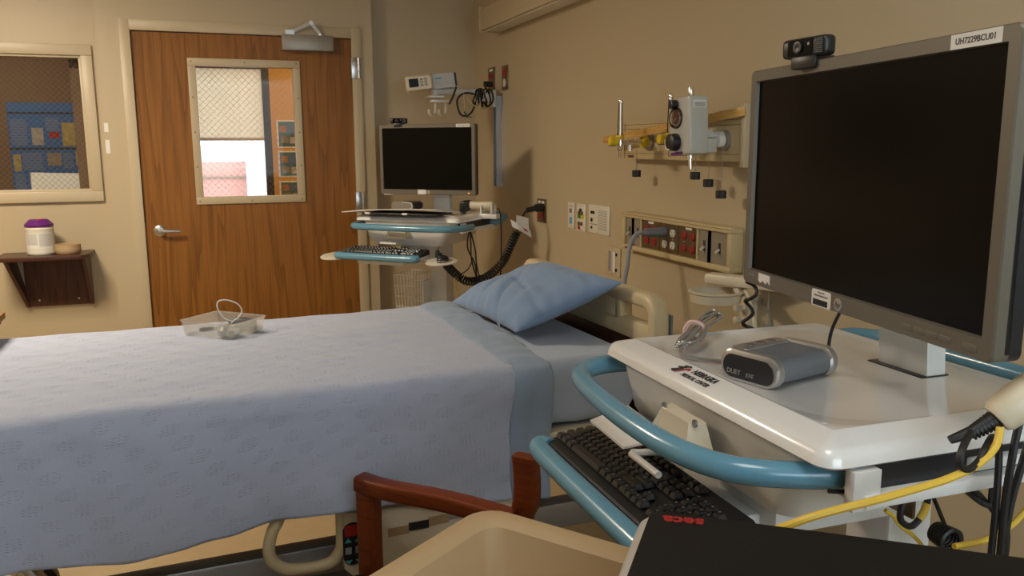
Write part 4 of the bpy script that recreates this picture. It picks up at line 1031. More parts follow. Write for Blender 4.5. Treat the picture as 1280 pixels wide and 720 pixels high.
# over-bed table whose corner shows at the left edge
ot = thing('overbed_table', Matrix.Translation((-.86, 2.62, 0)), 'wood-topped over-bed table reaching across the bed at the left edge', 'table')
MB().prism(rrect(.46, .76, .03, 4), .962, .982, None, .003).build('table_top', M_['tablewood'], ot)
MB().prism(rrect(.44, .73, .03, 4), .948, .962, None, .002).build('under_board', M_['hbwood'], ot)
MB().prism(rrect(.42, .70, .03, 4), .922, .948, None, .002).build('apron', M_['cream_lt'], ot)
MB().span((-.06, .56, .08), (.06, .64, .90), .01).build('column', M_['whitem'], ot)
MB().span((-.05, .30, .90), (.05, .64, .925), .005).build('support_arm', M_['whitem'], ot)
b = MB()
for x in (-.25, .12): b.span((x, -.2, .05), (x + .04, .66, .09), .006)
b.span((-.25, .57, .05), (.16, .63, .09), .006)
b.build('base', M_['whitem'], ot)
for x in (-.23, .14):
    for y in (-.18, .63): MB().cyl((x - .012, y, .025), (x + .012, y, .025), .025, 14).build('caster', M_['rubber'], ot)

# visitor chair
cf = Vector((-.633, .774, 0)); cs = Vector((-.774, -.633, 0))     # front, sideways towards the other arm
P0 = Vector((.317, 1.905, 0))
CO = P0 - cf * .21 + cs * .33
CHM = frame((CO.x, CO.y, 0), -cf, cs * 1.0, (0, 0, 1))            # local x: backwards, y: towards the far arm
if CHM.to_3x3().determinant() < 0: CHM = frame((CO.x, CO.y, 0), -cf, -cs, (0, 0, 1))
sg = 1 if (CHM.to_3x3() @ Vector((0, 1, 0))).dot(cs) > 0 else -1
chair = thing('visitor_chair', CHM, 'reddish cherry wood armchair with a black seat between bed and tan tray', 'chair')
for s in (-1, 1):
    y = s * .33
    MB().bar((-.21, y, 0), (-.21, y, .675), .042, .050, .006, (0, 1, 0)).build('front_leg', M_['cherry'], chair)
    q = MB(); path = [(-.235, y), (-.15, y - s * .006), (.0, y + s * .012), (.14, y + s * .010), (.235, y)]
    pp = smooth_path([(x, yy, .69) for x, yy in path], 5)
    q.loft([[p + Vector((0, dy, dz)) for dy, dz in rrect(.048, .040, .009, 3)] for p in pp])
    q.build('arm_rest', M_['cherry'], chair)
    q = MB(); pp = smooth_path([(.20, y, 0), (.195, y, .40), (.215, y, .66), (.232, y, .76), (.228, y, .845)], 5)
    q.loft([[p + Vector((dx, dy, 0)) for dx, dy in rrect(.055 if i > 12 else .045, .034, .008, 3)] for i, p in enumerate(pp)])
    q.build('back_post', M_['cherry'], chair)
q = MB()
q.grid(lambda u, v: (.222 + .018 * math.sin(math.pi * u) * (.6 + .4 * v), (-.31 + .62 * u), .50 + .235 * v), 16, 4); q.grid(lambda u, v: (.240 + .018 * math.sin(math.pi * u) * (.6 + .4 * v), (.31 - .62 * u), .50 + .235 * v), 16, 4)
q.build('back_panel', M_['cherry'], chair)
MB().span((-.235, -.31, .40), (.20, .31, .47), .02, 3).build('seat_cushion', M_['seatblack'], chair)
MB().span((-.20, -.31, .34), (.20, .31, .40)).build('seat_frame', M_['cherry'], chair, smooth=0)
# ================================================================== workstation carts
TZ = 1.145      # tray top
def inset(poly_w, poly_d, r, ins, z, cx=0, cy=0): return [(x, y, z) for x, y in rrect(poly_w - 2 * ins, poly_d - 2 * ins, max(r - ins, .004), 8, cx, cy)]
def cart(M, label, near):
    t = thing('workstation_cart', M, label, 'cart', 'rolling computer workstations')
    W_, D_ = .615, .485
    OX, OY = (.045, -.025) if near else (0.0, 0.0)
    PX, PY = (.055, -.055) if near else (0.0, 0.0)
    def sh(*ps): return [(x + OX, y + OY, z) for x, y, z in ps]
    b = MB()
    b.loft([inset(W_, D_, .028, .016, TZ - .036), inset(W_, D_, .028, .003, TZ - .034), inset(W_, D_, .028, 0, TZ - .031), inset(W_, D_, .028, .002, TZ - .022), inset(W_, D_, .028, .007, TZ - .013), inset(W_, D_, .028, .014, TZ - .009), inset(W_, D_, .028, .044, TZ)], True, False)
    n = len(inset(W_, D_, .028, 0, 0))
    b.loft([inset(W_, D_, .028, .044, TZ), [(x, y, TZ) for x, y in rrect(W_ - .096, D_ - .096, .11, 8)], [(x, y, TZ - .003) for x, y in rrect(W_ - .102, D_ - .102, .11, 8)], [(x, y, TZ - .005) for x, y in rrect(W_ - .116, D_ - .116, .105, 8)]], False, True)
    tray = b.build('tray', M_['traywhite'], t, smooth=50)
    # bowed blue grab rail round the front, straight one at the back
    pts = [(-.24, -.06, 1.082), (-.335, -.10, 1.084), (-.362, -.17, 1.086), (-.345, -.245, 1.087), (-.28, -.290, 1.087), (-.10, -.312, 1.086), (.06, -.308, 1.085), (.155, -.275, 1.085), (.205, -.20, 1.085), (.225, -.12, 1.085), (.22, -.04, 1.085)] if near else \
          [(-.24, -.06, 1.085), (-.300, -.12, 1.085), (-.318, -.20, 1.085), (-.295, -.265, 1.085), (-.22, -.295, 1.085), (0, -.31, 1.085), (.20, -.297, 1.085), (.275, -.268, 1.085), (.315, -.20, 1.085), (.31, -.1, 1.085), (.24, -.04, 1.085)]
    MB().tube(smooth_path(sh(*pts), 8), .0172, 16).build('front_grab_rail', M_['blue'], t)
    MB().tube(smooth_path([(-.27, .15, 1.085), (-.30, .25, 1.10), (-.24, .320, 1.112), (0, .335, 1.115), (.25, .325, 1.115), (.33, .28, 1.11), (.335, .18, 1.09), (.27, .15, 1.085)], 8), .0155, 12).build('back_grab_rail', M_['blue'], t)
    # housing under the tray: tapered bin, side compartment, latch
    MB().loft([inset(.40, .34, .03, .0, .985, -.03, -.02), inset(.46, .40, .03, .0, 1.03, -.02, -.015), inset(.55, .45, .03, 0, TZ - .034)]).build('housing', M_['cream_lt'] if False else M_['white'], t)
    MB().span((.262, -.17, 1.078), (.300, .21, 1.108)).build('side_compartment', M_['bezel_dk'], t, smooth=0)
    MB().span((.18, -.19, 1.062), (.318, .23, 1.078), .002).span((.296, -.205, 1.058), (.312, -.165, 1.108), .001).span((.296, .18, 1.05), (.312, .235, 1.108), .001).build('side_bracket', M_['whitem'], t)
    lat = MB().loft([sh((-0.1, -0.215, 1.09), (0.0, -0.215, 1.09), (0.022, -0.205, 1.022), (-0.115, -0.205, 1.022)), sh((-0.09, -0.238, 1.088), (-0.01, -0.238, 1.088), (0.015, -0.258, 1.036), (-0.108, -0.258, 1.036)), sh((-0.09, -0.24, 1.07), (-0.01, -0.24, 1.07), (0.01, -0.256, 1.024), (-0.1, -0.256, 1.024))]).build('latch_cover', M_['cream_lt'], t, smooth=25)
    for x in (-.09, .0): MB().lathe([(.006, 0), (.006, .003)], (x + OX, -.232 + OY, 1.09), (0, -1, 0), 10).build('latch_screw', M_['steel'], lat)
    MB().tube(sh((-.085, -.17, 1.012), (-.118, -.200, 1.001), (-.134, -.255, 1.0), (-.138, -.262, 1.0), (-.133, -.2665, 1.0), (-.040, -.2685, 1.0)), .0058, 10).build('release_lever', M_['white'], t)
    # keyboard platform
    kx = -.125 + OX * .55
    kp = MB().prism(rrect(.47, .17, .02, 4, kx, -.245 + OY), .920, .936, None, .003).build('keyboard_tray', M_['whitem'], t)
    MB().tube(smooth_path([(kx - .215, -.318 + OY, .935), (kx - .235, -.328 + OY, .935), (kx - .20, -.338 + OY, .934), (kx, -.340 + OY, .934), (kx + .20, -.338 + OY, .934), (kx + .235, -.328 + OY, .935), (kx + .215, -.318 + OY, .935)], 6), .0195, 14).build('palm_edge', M_['blue'], kp)
    MB().span((kx - .16, -.26 + OY, .885), (kx + .12, -.06, .918), .004).build('platform_slide', M_['whitem'], t)
    MB().span((-.10, -.12, .895), (.06, .12, .99), .006).build('platform_bracket', M_['whitem'], t)
    if near:
        MB().loft([sh((-.305, -.262, 1.002), (-.16, -.268, 1.002), (-.10, -.215, 1.034), (-.27, -.205, 1.034)), sh((-.305, -.262, .998), (-.16, -.268, .998), (-.10, -.215, 1.030), (-.27, -.205, 1.030))]).build('paper_guard', M_['white'], t)
    else:
        for x in (-.43, .205):
            d = MB().lathe([(.075, 0), (.082, .002), (.083, .007), (.078, .010), (.001, .010)], (x, -.245, .912), (0, -.12, 1), 36).build('mouse_platform', M_['ivory'], t)
    # column, monitor post, base
    MB().span((-.055, .115, .16), (.045, .205, 1.06), .006).build('column', M_['whitem'], t)
    MB().loft([[(x + PX, y + PY, 1.1) for x, y in ((-.05, .165), (.05, .165), (.05, .20), (-.05, .20))], [(x + PX, y + PY, 1.30) for x, y in ((-.05, .150), (.05, .150), (.05, .185), (-.05, .185))], [(x + PX, y + PY, 1.47) for x, y in ((-.05, .14), (.05, .14), (.05, .175), (-.05, .175))]]).build('monitor_post', M_['whitem'], t)
    MB().span((PX - .062, PY + .150, TZ - .006), (PX + .052, PY + .203, TZ - .003), .001).build('post_slot', M_['bezel_dk'], t)
    MB().span((PX - .03, PY + .075, 1.40), (PX + .03, PY + .15, 1.46), .006).build('monitor_arm', M_['whitem'], t)
    b = MB()
    b.bar((-.24, -.22, .13), (.24, .28, .13), .06, .04, .01); b.bar((-.24, .28, .13), (.24, -.22, .13), .06, .04, .01)
    b.span((-.09, .07, .11), (.08, .24, .18), .01)
    b.build('base', M_['greycord'], t)
    for x in (-.24, .24):
        for y in (-.22, .28): MB().cyl((x - .014, y, .05), (x + .014, y, .05), .05, 20).span((x - .022, y - .02, .06), (x + .022, y + .02, .125), .006).build('caster', M_['rubber'], t)
    if near:
        MB().box((.078, .10, .955), (.06, .006, .085), .001).box((.078, .093, .98), (.022, .012, .018), .002).box((.078, .093, .945), (.03, .012, .025), .002).build('socket_plate', M_['bronze'], t)
    return t
NC = turn((.905, 1.045, 0), R(-91)); FC = turn((1.10, 4.37, 0), R(-43))
cart_near = cart(NC, 'near white workstation cart with a blue grab rail beside the bed head', True)
cart_far = cart(FC, 'far white workstation cart with a blue rail in the room corner', False)
# hospital logo on the near tray edge
b = MB(); LG = Matrix.Translation((-.045, -.2185, TZ - .0058)) @ Matrix.Rotation(R(16.7), 4, 'X') @ Matrix.Diagonal((.72, .92, 1, 1)) @ Matrix.Translation((.075, .2135, -TZ + .0004)); LM = Matrix.Translation((-.035, -.2135, TZ + .0004))
b.text('NEBRASKA', .0185, LM @ Matrix.Translation((.012, .008, 0)), shear=.25, bold=.0002); b.text('MEDICAL CENTER', .0128, LM @ Matrix.Translation((.006, -.009, 0)), shear=.25)
b.build('logo_lettering', M_['ink'], cart_near, M=LG, smooth=0)
b = MB(); b.text('THE', .007, LM @ Matrix.Translation((-.050, .006, 0)), shear=.25); b.loft([[(-.112, -.2265, TZ + .0006), (-.107, -.2265, TZ + .0006), (-.080, -.2035, TZ + .0006), (-.089, -.2035, TZ + .0006)], [(-.112, -.2265, TZ + .0008), (-.107, -.2265, TZ + .0008), (-.080, -.2035, TZ + .0008), (-.089, -.2035, TZ + .0008)]])
b.build('logo_red', M_['logored'], cart_near, M=LG, smooth=0)
b = MB()
for (p0, p1, p2, p3) in (((-.128, -.222), (-.117, -.2265), (-.098, -.210), (-.104, -.208)), ((-.122, -.208), (-.117, -.213), (-.096, -.205), (-.100, -.202)), ((-.113, -.200), (-.108, -.204), (-.084, -.200), (-.092, -.196))):
    b.loft([[(x, y, TZ + zz) for x, y in (p0, p1, p2, p3)] for zz in (.0006, .0008)])
b.build('logo_bars', M_['ink'], cart_near, M=LG, smooth=0)

# ---- monitors
def monitor(M, sw, sh, label, near):
    t = thing('flat_monitor', M, label, 'monitor', 'workstation monitors')
    bz, bb = .0205, .0275
    W2, Ht, Hb = sw / 2 + bz, sh / 2 + bz, sh / 2 + bb
    Mf = frame((0, 0, 0), (1, 0, 0), (0, 0, 1), (0, -1, 0))
    # bezel ring with rounded outer corners and a chamfered inner edge
    def ring(w0, ht, hb, r, y): return [(x, y, z) for x, z in rrect(2 * w0, ht + hb, r, 5, 0, (ht - hb) / 2)]
    b = MB().loft([ring(W2, Ht, Hb, .010, .018), ring(W2, Ht, Hb, .010, -.001), ring(W2 - .002, Ht - .002, Hb - .002, .008, -.003), ring(sw / 2 + .002, sh / 2 + .002, sh / 2 + .002, .001, -.003), ring(sw / 2, sh / 2, sh / 2, .0008, .006)], False, False)
    bez = b.build('bezel', M_['bezel'], t, smooth=30)
    MB().span((-sw / 2 - .001, .0035, -sh / 2 - .001), (sw / 2 + .001, .008, sh / 2 + .001)).build('screen', M_['screen'], t, smooth=0)
    MB().loft([ring(W2, Ht, Hb, .010, .012), ring(W2, Ht, Hb, .012, .034), ring(W2 - .03, Ht - .03, Hb - .03, .02, .052), ring(W2 - .10, Ht - .08, Hb - .08, .03, .060)]).build('rear_case', M_['bezel_dk'], t, smooth=30)
    MB().span((W2 - .108, -.0035, Ht - .0185), (W2 - .028, -.0028, Ht - .0015)).build('asset_label', M_['paper'], t, smooth=0)
    return t, W2, Ht, Hb
MNM = turn((.864, .9690, 1.435), R(-98.9))
mn, W2, Ht, Hb = monitor(MNM, .567, .324, 'large near flat monitor with grey bezel on the closest cart', True)
TX = frame((0, 0, 0), (1, 0, 0), (0, 0, 1), (0, -1, 0))
MB().text('UH7229BCU01', .0100, Matrix.Translation((W2 - .068, -.0036, Ht - .0103)) @ TX, bold=.0001).build('asset_lettering', M_['ink'], mn, smooth=0)
zb = -Hb + .014
o = MB().prism(rrect(.052, .026, .004, 3), 0, .0006, Matrix.Translation((-.045, -.003, zb - .001)) @ TX).build('barcode_label', M_['paper'], mn, smooth=0)
b = MB(); rb_ = random.Random(5); x = -.066
while x < -.026:
    w_ = rb_.choice((.0006, .001, .0015)); b.span((x, -.0042, zb - .012), (x + w_, -.0036, zb - .003)); x += w_ + rb_.choice((.0006, .001))
b.text('Property of', .0038, Matrix.Translation((-.045, -.0037, zb + .008)) @ TX); b.text('Nebraska Medical Center', .0036, Matrix.Translation((-.045, -.0037, zb + .003)) @ TX)
b.build('label_print', M_['ink'], o, smooth=0)
lo = MB().lathe([(.0098, 0), (.0098, .0008), (.0086, .001)], (0.0, -.003, zb - .002), (0, -1, 0), 24).build('round_badge', M_['silver'], mn)
MB().text('hp', .0125, Matrix.Translation((0, -.0042, zb - .0015)) @ TX, shear=.2, bold=.0002).build('badge_letters', M_['bezel'], lo, smooth=0)
MB().prism([(-.02, -.006), (-.012, -.009), (-.004, -.004), (.006, -.009), (.012, -.003), (.020, -.009), (.02, .007), (-.02, .008)], 0, .0005, Matrix.Translation((-.225, -.003, zb + .002)) @ TX).build('torn_sticker', M_['paper'], mn, smooth=0)
MB().text('ZR2440w', .0055, Matrix.Translation((-.272, -.0031, zb + .002)) @ TX).build('model_lettering', M_['greycord'], mn, smooth=0)
for i in range(4): MB().box((.155 + i * .024, -.0030, zb - .002), (.021, .0012, .0085), .0004).build('menu_button', M_['bezel'], mn)
pb = MB().box((.268, -.0032, zb - .002), (.024, .002, .0095), .0008).build('power_button', M_['bezel'], mn)
MNF = turn((1.10, 4.375, 1.427), R(-43))
mf, W2f, Htf, Hbf = monitor(MNF, .535, .324, 'far flat monitor with grey bezel in the room corner', False)
MB().text('UH7229BCU02', .0105, Matrix.Translation((W2f - .068, -.0036, Htf - .0103)) @ TX).build('asset_lettering', M_['greyink'], mf, smooth=0)
MB().span((-.055, -.0038, -Hbf + .002), (-.005, -.0028, -Hbf + .026)).build('barcode_label', M_['paper'], mf, smooth=0)
MB().lathe([(.0098, 0), (.0098, .0008), (.0086, .001)], (0.01, -.003, -Hbf + .013), (0, -1, 0), 16).build('round_badge', M_['silver'], mf)
MB().span((.245, -.0036, -Hbf + .009), (.253, -.0028, -Hbf + .014)).build('power_light', mat('amber_led', (.6, .2, .02), .4, emit=((1, .35, .05), 1.5)), mf, smooth=0)
def webcam(M, label):
    t = thing('webcam', M, label, 'webcam', 'clip-on webcams')
    MB().box((0, 0, .016), (.094, .024, .030), .007, 3).build('camera_body', M_['black'], t)
    MB().prism(rrect(.052, .024, .004, 3), 0, .0012, Matrix.Translation((-.005, -.0118, .016)) @ TX).build('lens_panel', M_['screen'], t)
    MB().lathe([(.009, 0), (.009, .003), (.006, .0035), (.001, .002)], (-.008, -.0125, .016), (0, -1, 0), 20).build('lens', M_['bezel_dk'], t)
    MB().lathe([(.0024, 0), (.0022, .0004)], (.013, -.013, .020), (0, -1, 0), 10).build('badge', M_['greycord'], t)
    b = MB()
    for i in range(5):
        for j in range(8): b.box((.027 + i * .0032, -.0123, .006 + j * .0029), (.0012, .0012, .0012))
    b.build('microphone_holes', M_['greyplug'], t, smooth=0, kind='stuff')
    MB().box((0, -.004, -.006), (.052, .014, .020), .003).span((-.02, .0, -.001), (.02, .035, .004), .001).build('mount_clip', M_['black'], t)
    return t
dirn = Matrix.Rotation(R(-98.9), 3, 'Z')
webcam(MNM @ Matrix.Translation((-.118, -.004, Ht + .004)) @ Matrix.Rotation(R(13), 4, 'Z'), 'black clip-on webcam on top of the large near monitor')
webcam(MNF @ Matrix.Translation((-.165, .002, Htf + .003)) @ Matrix.Rotation(R(14), 4, 'Z'), 'black clip-on webcam on top of the far corner monitor')

# ---- keyboards
def keyboard(M, label, near):
    t = thing('keyboard', M, label, 'keyboard', 'black computer keyboards')
    poly = rrect(.462, .148, .012, 4)
    b = MB(); b.loft([[(x, y, .002) for x, y in poly], [(x, y, .012 + .006 * (y + .074) / .148) for x, y in poly], [(x * .985, y * .97, .016 + .008 * (y + .074) / .148) for x, y in poly]])
    b.build('case', M_['black'], t, smooth=25)
    rows = [  # y, list of (x, width)
        (.055, [(-.219, 1)] + [(-.185 + i * .0193, 1) for i in range(12)] + [(.065 + i * .019, 1) for i in range(3)]),
        (.031, [(-.219 + i * .019, 1) for i in range(13)] + [(.0375, 2)] + [(.065 + i * .019, 1) for i in range(3)] + [(.134 + i * .019, 1) for i in range(4)]),
        (.012, [(-.2145, 1.5)] + [(-.190 + i * .019, 1) for i in range(12)] + [(.0425, 1.5)] + [(.065 + i * .019, 1) for i in range(3)] + [(.134 + i * .019, 1) for i in range(4)]),
        (-.007, [(-.212, 1.75)] + [(-.186 + i * .019, 1) for i in range(11)] + [(.0335, 2.25)] + [(.134 + i * .019, 1) for i in range(3)]),
        (-.026, [(-.2075, 2.25)] + [(-.176 + i * .019, 1) for i in range(10)] + [(.028, 2.75), (.084, 1)] + [(.134 + i * .019, 1) for i in range(4)]),
        (-.045, [(-.217, 1.25), (-.193, 1.25), (-.169, 1.25), (-.098, 6.2), (-.027, 1.25), (-.003, 1.25), (.021, 1.25), (.046, 1.25), (.065, 1), (.084, 1), (.103, 1), (.1435, 2), (.172, 1), (.191, 1)])]
    cache = {}; joined = MB(); marks = MB()
    for ri, (y, ks) in enumerate(rows):
        z0 = .018 + .008 * (y + .074) / .148
        for (x, w_) in ks:
            wx = .019 * w_ - .0012
            def loops(ox, oy, oz):
                return [[(ox + a, oy + c, oz) for a, c in rrect(wx, .0178, .0012, 1)], [(ox + a, oy + c + .0008, oz + .0075) for a, c in rrect(wx - .0055, .0122, .0015, 1)]]
            if near:
                if w_ not in cache:
                    o = MB().loft(loops(0, 0, 0)).build('key', M_['key'], t, smooth=20); cache[w_] = o
                else:
                    o = cache[w_].copy(); COL.objects.link(o); o.parent = t
                o.location = (x, y, z0)
                marks.box((x - min(wx, .019) * .18 + (0 if w_ < 5 else 0), y + .0036, z0 + .0076), (.0028 if w_ < 3 else .0001, .0026, .0003))
            else: joined.loft(loops(x, y, z0))
    if near: marks.build('key_legends', M_['greycord'], t, smooth=0, kind='stuff')
    else: joined.build('keys', M_['key'], t, smooth=20, kind='stuff')
    return t
keyboard(NC @ Matrix.Translation((-.100, -.272, .936)) @ Matrix.Rotation(R(2), 4, 'X'), 'black keyboard on the near cart, half covered by the black scale', True)
keyboard(FC @ Matrix.Translation((-.125, -.247, .936)) @ Matrix.Rotation(R(4), 4, 'X'), 'black keyboard on the pull-out tray of the far cart', False)

# ---- speakerphone on the near tray with its coiled cord
SPM = turn((.803, 1.023, TZ - .0048), R(-76))
sp = thing('speakerphone', SPM, 'silver and black speakerphone lying on the near white tray', 'speakerphone')
def stad(w_, h_, y, z0=0.0, n=8, cx=0): return [(x, y, z) for x, z in rrect(w_, h_, h_ * .47, n, cx, z0 + h_ / 2)]
MB().loft([stad(.100, .040, -.056, .003), stad(.100, .040, .056, .003)], True, True).build('mesh_body', M_['mesh_grey'], sp)
for y0, y1 in ((-.070, -.054), (.054, .070)):
    MB().loft([stad(.104, .043, y0, .0005), stad(.110, .047, y0 + .003, 0), stad(.110, .047, y1 - .002, 0), stad(.104, .043, y1, .002)]).build('end_band', M_['silver'], sp, smooth=40)
fp = MB().loft([stad(.096, .036, -.0700, .004), stad(.094, .034, -.0712, .005)]).build('front_panel', M_['bezel_dk'], sp, smooth=40)
MB().text('DUET', .0105, Matrix.Translation((-.026, -.0714, .0135)) @ TX, bold=.0001).text('EXE', .0085, Matrix.Translation((.004, -.0714, .0130)) @ TX, shear=.2).build('lettering', M_['silver'], fp, smooth=0)
MB().prism(rrect(.030, .112, .013, 5, -.036, 0), .036, .0462, None, .002).build('control_strip', M_['silver'], sp)
for yy in (-.025, 0, .025): MB().lathe([(.008, 0), (.0075, .0015), (.003, .0018)], (-.036, yy, .046), n=16).build('touch_button', M_['bezel'], sp)
cdo = thing('coiled_usb_cord', Matrix.Translation((0.766, 1.217, TZ)), 'bundled translucent grey cord tied with a pink band on the near tray', 'cord')
b = MB(); O = Vector((0.766, 1.217, TZ))
P_ = [Vector((0.742, 1.202, TZ + .006)), Vector((0.886, 1.317, TZ + .034))]
ax_ = (P_[1] - P_[0]); sd = Vector((ax_.y, -ax_.x, 0)).normalized()
for k in range(6):
    off = (k - 2.5) * .0036; lift = .004 * (k % 3)
    w1 = .012 + .0035 * k
    pts = []
    for i in range(16):
        a = 2 * math.pi * i / 16; c = (1 - math.cos(a)) / 2
        wv = w1 * math.sin(a) * (.35 + .65 * abs(2 * c - 1))
        pts.append(P_[0] + ax_ * (c * (1 - .03 * k)) + sd * (wv + off) + Vector((0, 0, lift + .004 * math.sin(a))) - O)
    b.tube(smooth_path(pts, 4, True), .0026, 7, True)
b.tube([p - O for p in smooth_path([(0.738, 1.193, TZ + .008), (0.723, 1.174, TZ + .003), (0.736, 1.145, TZ + .001), (0.766, 1.116, TZ), (0.778, 1.097, TZ + .004), (0.781, 1.078, TZ + .008)], 6)], .0030, 8)
b.build('cord_loops', M_['clearcord'], cdo)
MB().tube([p - O for p in smooth_path([(0.803, 1.245, TZ + .005), (0.807, 1.238, TZ + .012), (0.808, 1.243, TZ + .030), (0.798, 1.263, TZ + .033), (0.791, 1.270, TZ + .020), (0.791, 1.266, TZ + .006)], 4, True)], .005, 6, True).build('rubber_band', M_['pink'], cdo)
MB().cyl(Vector((0.769, 1.113, TZ + .002)) - O, Vector((0.782, 1.087, TZ + .006)) - O, .0042, 10).build('strain_relief', M_['clearcord'], cdo)

# ---- barcode scanners in their holders
def scanner(M, label):
    t = thing('barcode_scanner', M, label, 'scanner', 'hand-held barcode scanners')
    # handle along +x from the cord end, head at the far end
    b = MB()
    prof = ((0.0, .034, .030), (.006, .042, .038), (.03, .044, .042), (.07, .040, .038), (.11, .040, .038), (.14, .044, .044))
    b.loft([[(x, y, z) for y, z in rrect(w_, h_, min(w_, h_) * .42, 4)] for x, w_, h_ in prof])
    b.build('handle', M_['cream_lt'], t, smooth=50)
    b = MB().loft([[(x, y, z) for y, z in rrect(w_, h_, .012, 4, 0, c)] for x, w_, h_, c in ((.13, .044, .044, 0), (.155, .058, .060, -.006), (.175, .066, .064, -.012), (.185, .060, .058, -.014))])
    b.build('scan_head', M_['black'], t, smooth=50)
    return t
scn = scanner(frame((.842, .680, 1.176), Vector((.60, -.28, .62)).normalized(), Vector((-.42, -.9, 0)).normalized(), Vector((.60, -.28, .62)).normalized().cross(Vector((-.42, -.9, 0)).normalized())), 'cream hand scanner with a black cord boot on the near cart')
MB().loft_rings([(Vector((-.055, .004, -.016)), .005), (Vector((-.03, 0, -.005)), .0075), (Vector((0, 0, 0)), .011), (Vector((.004, 0, 0)), .0115)], 14).build('cord_boot', M_['rubber'], scn)
b = MB()
for i in range(7): b.lathe([(.0085 + i * .0005, 0), (.0085 + i * .0005, .002)], (-.032 + i * .0045, 0, -.004 + i * .0006), (1, 0, .15), 12)
b.build('boot_ribs', M_['rubber'], scn)
hn = thing('scanner_holder', NC @ Matrix.Translation((.335, .02, 1.13)), 'white scanner holder hooked on the right side of the near cart', 'holder')
MB().lathe([(.030, 0), (.034, .006), (.034, .012), (.026, .014), (.001, .010)], (-.035, .13, .010), n=24).build('holder_cup', M_['ivory'], hn)
MB().span((-.05, -.04, -.045), (-.022, .16, -.03), .003).span((-.04, .115, -.04), (-.025, .145, .012), .003).build('holder_bracket', M_['whitem'], hn)
sf = scanner(FC @ Matrix.Translation((.22, .06, 1.185)) @ Matrix.Rotation(R(180), 4, 'Z') @ Matrix.Translation((-.14, 0, 0)), 'cream hand scanner lying in its holder on the far cart')
hf = thing('scanner_holder', FC @ Matrix.Translation((.33, .06, 1.16)), 'white scanner holder on the right side of the far cart', 'holder')
MB().span((-.05, -.03, -.045), (.06, .03, -.02), .004).build('holder_plate', M_['white'], hf)
for x in (-.03, .03): MB().prism([(-.030, 0), (.030, 0), (.030, .045), (.020, .05), (.016, .02), (-.016, .02), (-.020, .05), (-.030, .045)], -.004, .004, Matrix.Translation((x, 0, -.022)) @ frame((0, 0, 0), (0, 1, 0), (0, 0, 1), (1, 0, 0)), .001).build('cradle', M_['white'], hf)

# ---- things on the far cart
pm = FC @ Matrix.Translation((.215, -.245, .9155))
ms = thing('computer_mouse', pm @ Matrix.Rotation(R(25), 4, 'Z'), 'black and silver mouse on the round platform of the far cart', 'mouse')
MB().loft([[(x, y, z) for x, y in rrect(w_, d_, .024, 5, 0, c)] for z, w_, d_, c in ((0, .056, .100, 0), (.010, .060, .106, 0), (.018, .058, .10, -.001), (.028, .048, .08, -.006), (.034, .030, .05, -.01))]).build('mouse_shell', M_['black'], ms, smooth=60)
MB().loft([[(x, y, z) for x, y in rrect(w_, d_, .026, 5)] for z, w_, d_ in ((.006, .0615, .1075), (.012, .0615, .1075))], False, False).build('silver_trim', M_['silver'], ms)
MB().cyl((-.004, .022, .033), (.004, .022, .033), .008, 12).build('scroll_wheel', M_['greyplug'], ms)
st = thing('paper_stack', FC @ Matrix.Translation((-.09, -.12, TZ + .003)), 'white clipboard papers lying over the tray of the far cart', 'papers')
b = MB(); b.grid(lambda u, v: (-.27 + .56 * u, -.16 + .24 * v, .030 * math.sin(1.7 * u + .2) * (1 - .6 * v) + .004), 14, 4)
o = b.build('sheet', M_['paper'], st, recalc=False); sm = o.modifiers.new('t', 'SOLIDIFY'); sm.thickness = .004
MB().span((-.14, -.17, .0), (.30, .0, .010), .003).build('dark_folder', M_['black'], st)
for x in (-.12, .1): MB().span((x, -.172, .003), (x + .03, -.16, .012), .001).build('clip', M_['white'], st)
sp2 = thing('speakerphone', FC @ Matrix.Translation((-.16, .06, TZ + .006)), 'dark speakerphone with a light edge on the far cart tray', 'speakerphone')
MB().loft([stad(.130, .040, -.05), stad(.130, .040, .05)]).build('mesh_body', M_['bezel_dk'], sp2)
for y0, y1 in ((-.058, -.048), (.048, .058)): MB().loft([stad(.136, .044, y0), stad(.136, .044, y1)]).build('end_band', M_['closer'], sp2)
MB().tube(smooth_path([(-.0, -.06, .004), (.05, -.06, .006), (.066, -.06, .022), (.05, -.06, .04), (0, -.06, .041)], 5), .003, 6).build('light_edge', M_['paper'], sp2)
pw = thing('paper_slip', FC @ Matrix.Translation((-.30, .03, 1.235)), 'cream paper slips sticking out behind the far monitor at its left edge', 'papers')
MB().box((.04, .05, .0), (.12, .004, .014)).box((-.005, .05, .13), (.012, .004, .22)).build('slip', M_['ivory'], pw, smooth=0)
# wire basket under the far keyboard tray
bk_ = thing('wire_basket', FC @ Matrix.Translation((-.135, .06, .50)), 'white wire basket hanging on the column of the far cart', 'basket')
b = MB(); w_, d_, h_ = .13, .20, .30
def rect_at(s, z): return [(-w_ / 2 * s, -d_ / 2 * s, z), (w_ / 2 * s, -d_ / 2 * s, z), (w_ / 2 * s, d_ / 2 * s, z), (-w_ / 2 * s, d_ / 2 * s, z)]
for k in range(6):
    z = k * h_ / 5; s = .82 + .18 * k / 5; q = rect_at(s, z)
    for i in range(4): b.tube([q[i], q[(i + 1) % 4]], .003 if k == 5 else .0022, 5)
q0, q1 = rect_at(.82, 0), rect_at(1, h_)
for i in range(4):
    for f in [j / 6 for j in range(6)]:
        a0 = Vector(q0[i]).lerp(Vector(q0[(i + 1) % 4]), f); a1 = Vector(q1[i]).lerp(Vector(q1[(i + 1) % 4]), f); b.tube([a0, a1], .0020, 5)
